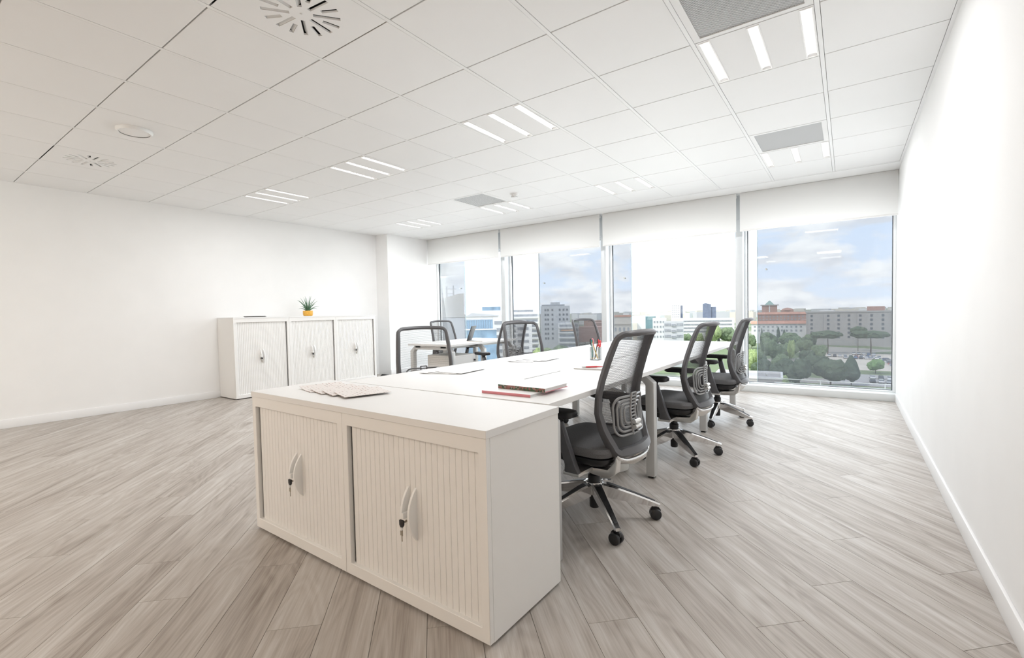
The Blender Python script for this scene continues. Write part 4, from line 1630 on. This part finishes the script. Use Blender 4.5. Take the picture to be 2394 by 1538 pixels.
def ground_mat(nt):
    N, L = nt.nodes.new, nt.links.new
    tc = N('ShaderNodeTexCoord')
    v = N('ShaderNodeTexVoronoi')
    v.inputs['Scale'].default_value = 0.018
    L(tc.outputs['Object'], v.inputs['Vector'])
    r = N('ShaderNodeValToRGB')
    e = r.color_ramp.elements
    e[0].color = (0.12, 0.17, 0.08, 1)
    e[1].color = (0.42, 0.38, 0.33, 1)
    e.new(0.4).color = (0.20, 0.24, 0.12, 1)
    e.new(0.65).color = (0.36, 0.33, 0.29, 1)
    L(v.outputs['Color'], r.inputs[0])
    p = N('ShaderNodeBsdfPrincipled')
    p.inputs['Roughness'].default_value = 0.95
    L(r.outputs[0], p.inputs['Base Color'])
    return p.outputs[0]


M['ground'] = mixmat('city_ground', ground_mat)
struct(G().box(-4500, 3000, 20, 5200, GZ - 2, GZ).build('ground', M['ground'], center=True), 'city ground far below the windows')
struct(G().box(-14, 60, 262, 352, GZ, GZ + 0.06).build('car_park', M['sand'], center=True), 'pale car park below the windows')
struct(G().box(-6, 50, 212, 246, GZ, GZ + 0.06).build('street', M['asphalt'], center=True), 'street lined with parked cars')
struct(G().box(-40, 40, 188, 210, GZ, GZ + 0.08).build('lawn_strip', M['lawn'], center=True), 'strip of lawn beside the street')


def building(name, label, b, D, w, top, d, mat, rot=0.0, group=None, base=None):
    """box building; b bearing, D distance; local -y face looks back to the office"""
    br = radians(b)
    t = thing(name, label, 'building', (D * sin(br), D * cos(br), GZ), -br + radians(rot), group)
    h = top - GZ
    G().box(-w / 2, w / 2, 0, d, 0, h).build('wall', mat, t)
    return t, h


def windows(t, xs, zs, ww, wh, mat, sep=True, y=0.0, dep=0.25, name='window'):
    if sep:
        me = G().box(-ww / 2, ww / 2, -0.12, dep, -wh / 2, wh / 2).mesh(name, mat)
        for x in xs:
            for z in zs:
                inst(me, name, t, (x, y, z))
    else:
        g = G()
        for x in xs:
            for z in zs:
                g.box(x - ww / 2, x + ww / 2, y - 0.12, y + dep, z - wh / 2, z + wh / 2)
        o = g.build(name + 's', mat, t)
        o['kind'] = 'stuff'


# long grey stone block
t = thing('stone_block', 'long grey stone office block with columns of small windows', 'building', (19.5, 420, GZ))
h = 25.2
G().box(-45, 45, 0, 16, 0, h - 1).build('wall', M['stone'], t)
G().box(-45.5, 45.5, -0.5, 16.5, h - 1, h).build('cornice', M['stone'], t)
cols = [-22.0, -11.6, -5.3, 0.9, 7.5, 13.9, 20.3, 27.0, 38.0, 46.0, 49.5, 53.0, 56.7]
windows(t, [c - 19.5 for c in cols], [h - 3.4 - 3.1 * k for k in range(6)], 1.5, 1.7, M['win'])
for c in (-25, -15, 5, 24, 33, 43):
    G().box(c - 19.5 - 0.3, c - 19.5 + 0.3, -0.35, 0.1, 0, h - 1).build('pilaster', M['stone'], t)
G().box(-8, 2, 4, 10, h, h + 3).build('roof_house', M['brick'], t)
G().box(8, 20, 3, 12, h, h + 1.4).build('plant_room', M['bwhite'], t)

# white tower with window columns and its annex with long balconies
t, h = building('white_flats', 'white apartment tower with rows of small square windows', -30.24, 300, 18.4, 4.8, 12, M['bgrey'])
windows(t, [-6.2, -4.6, -1.8, 2.8, 5.2, 7.4], [h - 2.6 - 3.0 * k for k in range(7)], 1.15, 1.35, M['win'])
G().box(-8.6, 6, 1, 9, h, h + 0.9).build('parapet', M['winp'], t)
G().box(-3, 3, 3, 8, h + 0.9, h + 2.4).build('plant_room', M['bgrey'], t)
t, h = building('balcony_flats', 'lower apartment block with long balconies and an orange awning', -28.68, 285, 12.3, -5.8, 9, M['bwhite'])
for k in range(7):
    z = h - 1.6 - 3.0 * k
    G().box(-5.4, 5.6, -0.12, 0.3, z - 0.65, z + 0.65).build('window_band', M['winp'], t)
    G().box(-6.0, 6.0, -1.2, 0.0, z - 1.65, z - 0.75).build('balcony', M['bwhite'], t)
G().box(-4.6, 3.2, -1.1, -0.2, h - 4.6, h - 4.1).build('awning', M['awning'], t)
t, h = building('terraced_flats', 'white stepped apartment block with a rooftop sign band', -33.9, 262, 14.6, 1.4, 12, M['bwhite'])
for k in range(8):
    z = h - 2.0 - 2.9 * k
    G().box(-6.8, 6.8, -0.12, 0.3, z - 0.6, z + 0.6).build('window_band', M['winp'], t)
    G().box(-7.3, 7.3, -1.0, 0.0, z - 1.6, z - 0.75).build('balcony', M['bwhite'], t)
G().box(-6.8, 4.5, 0.5, 1.0, h, h + 1.1).build('sign_band', M['winp'], t)
G().box(0.0, 6.8, 3, 9, h, h + 2.6).build('penthouse', M['bwhite'], t)
t, h = building('pavilion_flats', 'low white block with wide horizontal windows by the stepped flats', -34.1, 215, 7.5, -4.6, 8, M['bwhite'])
for k in range(6):
    z = h - 1.7 - 2.9 * k
    G().box(-2.9, 2.2, -0.12, 0.3, z - 0.6, z + 0.6).build('window_band', M['winp'], t)

# blue glass building
t, h = building('glass_hall', 'blue glass curtain-wall building with a low glazed front', -39.57, 150, 9.0, -0.6, 10, M['bgrey'])
pm_ = G().box(-0.33, 0.33, -0.15, 0.2, -3.2, 3.2).mesh('pane', M['winb'])
for k in range(12):
    for r in range(4):
        inst(pm_, 'pane', t, (-4.1 + 0.745 * k, 0, h - 3.6 - 6.7 * r))
G().box(-4.6, 5.4, -5.5, -0.2, 0, h - 3.4).build('glazed_front', M['winb'], t)
G().box(-4.7, 5.5, -5.6, -0.2, h - 3.4, h - 3.2).build('coping', M['bwhite'], t)
t, h = building('white_shed', 'white low-pitched roof building behind the glass hall', -39.1, 195, 13, -0.2, 14, M['bwhite'])
G().prism([(-7, h), (7, h), (6.5, h + 0.4), (-4.5, h + 1.6)], -0.5, 14, 'y').build('roof', M['bgrey'], t)
t, h = building('rooftop_plant', 'block with a blue glazed rooftop storey beyond the white shed', -38.0, 235, 10, 2.4, 9, M['bwhite'])
G().box(-4.6, 4.6, 0.5, 8, h, h + 1.8).build('glazed_storey', M['winb'], t)
t, h = building('band_flats', 'narrow white block with grey window bands behind the glass hall', -36.9, 172, 5.6, -0.6, 8, M['bwhite'])
for k in range(8):
    z = h - 1.8 - 2.6 * k
    G().box(-2.3, 2.3, -0.12, 0.3, z - 0.6, z + 0.6).build('window_band', M['winp'], t)

# near gabled hall with rooftop mast
t, h = building('gabled_hall', 'beige sloping-roofed building with a rooftop mast and scaffold', -44.6, 70, 8.0, 1.0, 8, M['bbeige'])
G().prism([(-4, h), (4.0, h), (4.0, h + 3.1), (3.2, h + 3.05), (-4, h + 1.0)], -0.3, 8, 'y').build('roof_gable', M['bbeige'], t)
G().box(-1.0, 4.02, -0.5, 0.0, 0, h - 0.5).build('white_facade', M['bwhite'], t)
G().box(-4.2, 4.2, -0.6, 0.0, h - 0.4, h).build('ledge', M['bbeige'], t)
G().tube([(-2.9, 2, h + 1), (-2.9, 2, h + 4.6), (-2.7, 2, h + 7.0)], [0.16, 0.14, 0.05], 8).build('mast', M['bgrey'], t)
for z in (1.8, 2.5, 3.2, 3.9):
    G().tube([(-4.2, 2, h + z), (-0.4 + z * 0.9, 2, h + z)], 0.035, 6).build('scaffold_rail', M['bgrey'], t)
for x in (-3.8, -2.2, -1.2, 0.2, 1.6, 2.6):
    G().tube([(x, 2, h + 0.6 + 0.28 * (x + 4)), (x, 2, h + 3.6 + 0.12 * (x + 4))], 0.05 if x < 0.1 else 0.11, 6).build('scaffold_post', M['bgrey'], t)

# middle distance blocks
t, h = building('beige_block', 'beige block with a terracotta roof edge', -22.35, 200, 7.2, -1.6, 10, M['bbeige'])
G().box(-3.7, 3.7, -0.3, 10, h, h + 0.7).build('roof', M['roof'], t)
windows(t, [-2.6, -0.9, 0.8, 2.5], [h - 5.2 - 3.2 * k for k in range(4)], 0.7, 1.6, M['winp'])
G().box(-3.6, 3.6, -0.5, 0.0, h - 3.0, h - 2.6).build('string_course', M['bbeige'], t)
t, h = building('stepped_block', 'cream stepped block next to the teal tower', -20.5, 255, 7.5, -2.6, 9, M['bwhite'])
G().box(-3.75, -0.5, -4, 0, 0, h - 3.0).build('wing', M['bbeige'], t)
t, h = building('teal_tower', 'dark teal glass tower among the paler blocks', -19.1, 430, 9.0, -4.8, 9, M['tealb'])
t, h = building('grid_flats', 'grey apartment block with stacked balconies above the pale green trees', -16.54, 250, 9.4, -4.9, 9, M['bgrey'])
for k in range(6):
    z = h - 1.7 - 2.9 * k
    for x in (-2.9, 2.9):
        G().box(x - 1.5, x + 1.5, -0.12, 0.3, z - 0.7, z + 0.6).build('window', M['winp'], t)
    G().box(-1.0, 0.9, -0.5, 0.0, z - 0.9, z + 0.2).build('balcony', M['winp'], t)
t, h = building('pale_flats', 'pale pink-white apartment block beside the grey balconies', -18.1, 300, 8.0, -4.2, 10, M['bwhite'])
windows(t, [-2.9, -1.2, 0.6, 2.3], [h - 2.2 - 3.0 * k for k in range(5)], 0.9, 1.2, M['winp'])
t, h = building('white_low_block', 'long low white block with dark window strip beside the trees', -13.0, 470, 46, -8.0, 12, M['bwhite'])
for k in range(4):
    G().box(-21, 21, -0.12, 0.3, h - 3.2 - 3.2 * k, h - 1.8 - 3.2 * k).build('window_band', M['winp'], t)
t, h = building('pale_tower', 'slim pale residential tower on the skyline', -16.3, 900, 16, 11.2, 14, M['bwhite'])
windows(t, [-5, -1.6, 1.8, 5.2], [h - 4 - 4 * k for k in range(6)], 1.6, 1.6, M['winp'], sep=False)
G().box(8.2, 12, 2, 12, 0, h - 3.5).build('rear_wing', M['bluet'], t)
t, h = building('blue_tower', 'dark blue office tower on the skyline with a stepped top', -13.0, 900, 13.5, 7.8, 14, M['bluet'])
G().prism([(-6.7, h), (6.7, h), (6.7, h + 0.8), (-2, h + 3.0), (-6.7, h + 1.8)], 0, 14, 'y').build('crown', M['bluet'], t)
G().box(6.9, 15, 2, 12, 0, h - 4).build('side_wing', M['bluet'], t)
t, h = building('brick_tower', 'red brick tower with a green copper pyramid roof', -6.80, 1000, 25, 4.2, 22, M['brick'])
G().box(-15, 15, -2, 24, h, h + 1.6).build('roof_edge', M['stone'], t)
G().rings([[(-8, 3, h + 1.6), (8, 3, h + 1.6), (8, 19, h + 1.6), (-8, 19, h + 1.6)], [(-1, 10, h + 9), (1, 10, h + 9), (1, 12, h + 9), (-1, 12, h + 9)]]).build('pyramid_roof', M['copper'], t)
G().box(-0.9, 0.9, -0.4, 0, 0, h).build('pier', M['bwhite'], t)
t, h = building('dome_house', 'low brownish building with a shallow domed roof on the skyline', -5.15, 900, 18, -4.4, 14, M['brick'])
G().lathe([(9, 0), (7.5, 2.0), (4, 3.6), (0.2, 4.2)], 16, (0, 7, h)).build('dome', M['brick'], t, smooth=True)
for nm, lb, b, D, w, top, mt in (('red_roof_terrace', 'long brick terrace with orange tiled roof in front of the brick tower', -5.6, 560, 46, -6.4, 'brick'),
                                 ('red_roof_hall', 'pink-white hall with long terracotta roof above the park trees', -6.0, 430, 38, -12.2, 'bwhite')):
    t, h = building(nm, lb, b, D, w, top, 10, M[mt])
    G().prism([(-1, h), (11, h), (5, h + 2.2)], -w / 2 - 0.5, w / 2 + 0.5, 'x').build('roof', M['roof'], t)
    windows(t, [-w / 2 + 2.5 + 3.2 * k for k in range(int(w / 3.2))], [h - 2.4, h - 5.4], 1.4, 1.5, M['winp'], sep=False)
t = thing('grey_kiosk', 'flat grey concrete box building at the foot of the office', 'building', (-24.0, 152, GZ), radians(6))
G().box(-9, 9, 0, 14, 0, 8.4).build('wall', M['stone'], t)
G().plate([(-9.2, -0.2), (9.2, -0.2), (9.2, 14.2), (-9.2, 14.2)], [[(-8.6, 0.4), (8.6, 0.4), (8.6, 13.6), (-8.6, 13.6)]], 8.4, 9.0).build('coping', M['bwhite'], t)

# distant rooftops, all alike
rc_ = random.Random(21)
bm_ = [G().box(-0.5, 0.5, 0, 1, 0, 1).mesh('wall', M[k]) for k in ('bwhite', 'bgrey', 'bbeige', 'brick', 'bwhite', 'bbeige')]
rf_ = [G().prism([(-0.55, 1), (0.55, 1), (0, 1.12)], 0, 1, 'y').mesh('roof', M[k]) for k in ('roof', 'stone')]
placed = [(19, 428, 52), (-58, 565, 30), (-45, 430, 26), (-106, 465, 32), (-118, 993, 30), (-80, 896, 22), (-250, 866, 26), (-202, 880, 26), (-141, 406, 16)]
for k in range(330):
    b = rc_.uniform(-47, 8)
    D = rc_.uniform(520, 2600) if k % 3 else rc_.uniform(430, 700)
    w = rc_.uniform(14, 46)
    top = -29.1 + (29.1 - rc_.uniform(6.0, 11.0) * (1 if D < 1200 else 0.9))
    if D < 700:
        top -= 4
    br = radians(b)
    cxy = (D * sin(br), D * cos(br))
    if any(hypot(cxy[0] - p[0], cxy[1] - p[1]) < p[2] + w * 0.55 + 16 for p in placed):
        continue
    placed.append((cxy[0], cxy[1], w * 0.55 + 14))
    o = inst(bm_[k % 6], 'city_block', None, (D * sin(br), D * cos(br), GZ), -br + rc_.uniform(-0.5, 0.5))
    o.scale = (w, rc_.uniform(10, 25), max(6, top - GZ))
    tag(o, 'small %s city block among the distant rooftops' % ('white', 'grey', 'beige', 'brick', 'white', 'beige')[k % 6], 'building', 'distant %s city blocks' % ('white', 'grey', 'beige', 'brick', 'white', 'beige')[k % 6])

# trees
def blob(r0, sub, amp, seed, sz=(1, 1, 1)):
    bm = bmesh.new()
    bmesh.ops.create_icosphere(bm, subdivisions=sub, radius=1.0)
    rr = random.Random(seed)
    offs = [(Vector((rr.uniform(-1, 1), rr.uniform(-1, 1), rr.uniform(-1, 1))).normalized(), rr.uniform(0.5, 1.0)) for _ in range(26)]
    for v in bm.verts:
        n = v.co.normalized()
        k = max(max(0.0, n.dot(d) - 0.72) / 0.28 * s for d, s in offs)
        v.co = n * (1 - amp + amp * k + rr.uniform(-0.09, 0.09))
        v.co = Vector((v.co.x * sz[0], v.co.y * sz[1], v.co.z * sz[2]))
    vs = [tuple(v.co) for v in bm.verts]
    fs = [tuple(v.index for v in f.verts) for f in bm.faces]
    bm.free()
    return vs, fs


def foliage(name, c):
    m = pm(name, c, 0.95, spec=0.05, noise=0.6, nscale=1.1)
    nt = m.node_tree
    n = nt.nodes['Noise Texture']
    n.inputs['Detail'].default_value = 9
    n.inputs['Roughness'].default_value = 0.75
    tc = nt.nodes['Texture Coordinate']
    mp = nt.nodes.new('ShaderNodeMapping')
    mp.inputs['Scale'].default_value = (6, 6, 6)
    nt.links.new(tc.outputs['Object'], mp.inputs[0])
    nt.links.new(mp.outputs[0], n.inputs['Vector'])
    return m


FOL = {'pine': foliage('pine_foliage', (0.10, 0.135, 0.085)), 'dark': foliage('dark_foliage', (0.10, 0.13, 0.085)), 'cone': foliage('cypress_foliage', (0.085, 0.115, 0.085)),
       'round': foliage('green_foliage', (0.155, 0.20, 0.115)), 'lime': foliage('pale_foliage', (0.30, 0.37, 0.17)), 'bright': foliage('bright_foliage', (0.18, 0.29, 0.12)), 'teal': foliage('bluish_foliage', (0.10, 0.17, 0.15))}
TNAME = {'pine': 'umbrella pine with a wide flat dark crown over the car park', 'dark': 'dense dark evergreen tree below the windows', 'cone': 'slim dark cypress rising among rounder trees',
         'round': 'rounded mid-green park tree', 'lime': 'pale yellow-green tree among the buildings', 'bright': 'bright green tree standing alone in the car park', 'teal': 'bluish-green conifer in front of the teal tower'}
TREES = [('pine', -9.7, 341.1, 14.5, 18.6), ('pine', 11.2, 349.6, 14.7, 21.3), ('pine', 5.5, 372.1, 16.0, 9.8), ('dark', -4.8, 202.7, 11.1, 14.0), ('cone', 1.2, 207.9, 12.1, 7.2), ('bright', 9.8, 251.4, 6.6, 7.2),
         ('round', 28.5, 395.2, 9.5, 14.1), ('round', -34.5, 400, 11.3, 16.5), ('cone', -42.4, 404, 15.4, 3.9), ('cone', -38.6, 402.7, 13.0, 4.7), ('cone', -46.6, 405, 9.6, 5.0), ('round', -45.6, 372.9, 12.6, 13.2),
         ('round', -31.6, 274.5, 13.3, 13.2), ('lime', -23.4, 278.2, 13.2, 4.4), ('round', -20.2, 316.4, 11.1, 10.8), ('dark', -19.6, 200.5, 10.4, 10.5), ('dark', -13.9, 197.9, 11.6, 9.2), ('cone', -50.7, 383.6, 15.0, 3.1),
         ('lime', -35.0, 234.5, 11.2, 5.8), ('cone', -62.5, 400, 11.2, 4.3), ('round', -55.3, 369.3, 10.6, 7.9), ('lime', -18.5, 186.2, 6.1, 6.1), ('round', -34.4, 252.7, 8.3, 8.2), ('round', -22.4, 399, 9.9, 11.3),
         ('dark', -10, 236, 9, 9), ('round', -26, 300, 10, 11), ('round', -24, 236, 9, 9), ('dark', -15, 262, 9, 9), ('round', -12, 300, 9, 9), ('dark', -28, 330, 11, 11), ('round', -40, 330, 11, 12), ('round', -30, 372, 10, 12), ('dark', -20, 355, 10, 10), ('dark', -28, 212, 9, 9),
         ('lime', -118.5, 345.8, 13.5, 13.5), ('lime', -110.3, 347.0, 11.0, 12.4), ('lime', -81.5, 372.6, 18.2, 14.0), ('round', -72.6, 375.7, 15.9, 15.8), ('cone', -80.8, 385, 13.1, 2.8), ('lime', -89.3, 369.8, 11.9, 9.6),
         ('teal', -132.0, 390, 20.4, 6.0), ('round', -97.7, 355.7, 11.8, 11.7), ('lime', -125.6, 210, 11.9, 12.6), ('round', -126.0, 224.9, 11.8, 15.0), ('round', -120.8, 227.7, 11.5, 13.0), ('lime', -118.6, 213.0, 11.3, 9.6), ('round', -117.5, 236.2, 12.2, 10.8)]
TR = [list(q) for q in TREES]
for it in range(60):
    for a in range(len(TR)):
        for b in range(a + 1, len(TR)):
            A, B_ = TR[a], TR[b]
            ka, kb = [0.40 if q[0] in ('cone', 'teal') else 0.47 for q in (A, B_)]
            dx, dy = B_[1] - A[1], B_[2] - A[2]
            dd = hypot(dx, dy) or 1.0
            need = ka * A[4] + kb * B_[4] + 0.6
            if dd < need:
                k = (need - dd) / 2 * (1 if dy >= 0 else -1)
                A[2] -= k
                B_[2] += k
TREES = [tuple(q) for q in TR]
crown_me = {}
for kind in FOL:
    for var in range(2):
        g = G()
        if kind == 'pine':
            for q in range(5):
                a = 2.4 * q
                vs, fs = blob(1, 3, 0.42, q + var * 9)
                g.add([(x * 0.30 + 0.23 * cos(a) * (q > 0), y * 0.30 + 0.23 * sin(a) * (q > 0), z * 0.17 + 0.80 + 0.04 * (q == 0)) for x, y, z in vs], fs)
        elif kind in ('cone', 'teal'):
            vs, fs = blob(1, 3, 0.25, 3 + var)
            g.add([(x * 0.5 * (1.05 - 0.85 * max(0, (z + 1) / 2) ** 1.3), y * 0.5 * (1.05 - 0.85 * max(0, (z + 1) / 2) ** 1.3), 0.52 + 0.48 * z) for x, y, z in vs], fs)
        else:
            for q in range(6):
                a = 2.1 * q + var
                vs, fs = blob(1, 3, 0.40, 30 + q + var * 11)
                rr_ = 0.17 * (q > 0)
                g.add([(x * 0.31 + rr_ * cos(a), y * 0.31 + rr_ * sin(a), z * 0.34 + 0.57 + 0.10 * sin(q * 2.3)) for x, y, z in vs], fs)
        crown_me[(kind, var)] = g.mesh('crown', FOL[kind], smooth=True)
trunk_me = G().tube([(0, 0, 0), (0.02, 0, 0.35), (0, 0.01, 0.8)], [0.035, 0.028, 0.012], 7).mesh('trunk', M['trunk'])
for k, (kind, x, y, hh, w) in enumerate(TREES):
    t = thing('tree', TNAME[kind] + (' near the white flats' if x < -100 and kind in ('round', 'lime') and y < 300 else ''), 'tree', (x, y, GZ), 0.7 * k, 'trees beyond the windows')
    c = inst(crown_me[(kind, k % 2)], 'crown', t)
    c.scale = (w, w, hh)
    c = inst(trunk_me, 'trunk', t)
    c.scale = (w * 0.6, w * 0.6, hh)

# parked cars
def car_mesh(col, k):
    g = G()
    g.cur = 0
    g.prism([(-2.1, 0.35), (2.1, 0.35), (2.15, 0.75), (1.2, 0.95), (-2.05, 1.0), (-2.15, 0.7)], -0.85, 0.85, 'y')
    g.prism([(0.75, 1.42), (-1.35, 1.45), (-1.55, 1.38), (0.55, 1.38)], -0.68, 0.68, 'y')
    g.cur = 1
    g.prism([(1.15, 0.96), (0.72, 1.40), (-1.40, 1.40), (-1.95, 0.99)], -0.74, 0.74, 'y')
    g.cur = 2
    for x in (-1.35, 1.35):
        for s in (-1, 1):
            g.tube([(x, s * 0.66, 0.32), (x, s * 0.87, 0.32)], 0.32, 10)
    return g.mesh('car', [pm('car_paint_%d' % k, col, 0.25, coat=0.5, noise=0.01, nscale=2), M['win'], M['black']])


CARC = [('white', (0.75, 0.75, 0.76)), ('silver', (0.48, 0.50, 0.53)), ('dark grey', (0.08, 0.085, 0.10)), ('blue', (0.10, 0.17, 0.30)), ('red', (0.40, 0.06, 0.06))]
cms = [car_mesh(c[1], k) for k, c in enumerate(CARC)]
rows = [((-9.7, 326), (15.3, 323.5), 10), ((1.9, 345.8), (13.7, 341), 5), ((16.5, 313.5), (19.5, 270), 12), ((6.7, 233.5), (17.5, 232), 4), ((6.5, 222.5), (16.5, 220.9), 4), ((23.3, 349.3), (23.5, 333), 5), ((-2, 318), (14, 317), 7)]
k = 0
for ri, ((x0, y0), (x1, y1), n) in enumerate(rows):
    for q in range(n):
        u_ = (q + 0.5) / n
        ci = rc_.choice((0, 0, 1, 1, 2, 3, 0, 4 if ri in (0, 2) else 1))
        o = inst(cms[ci], 'car', None, (x0 + (x1 - x0) * u_, y0 + (y1 - y0) * u_, GZ + 0.06), (pi / 2 if ri in (0, 1, 3, 4, 6) else 0.0) + rc_.uniform(-0.06, 0.06))
        tag(o, '%s car parked below the windows' % CARC[ci][0], 'car', '%s parked cars' % CARC[ci][0])
        k += 1
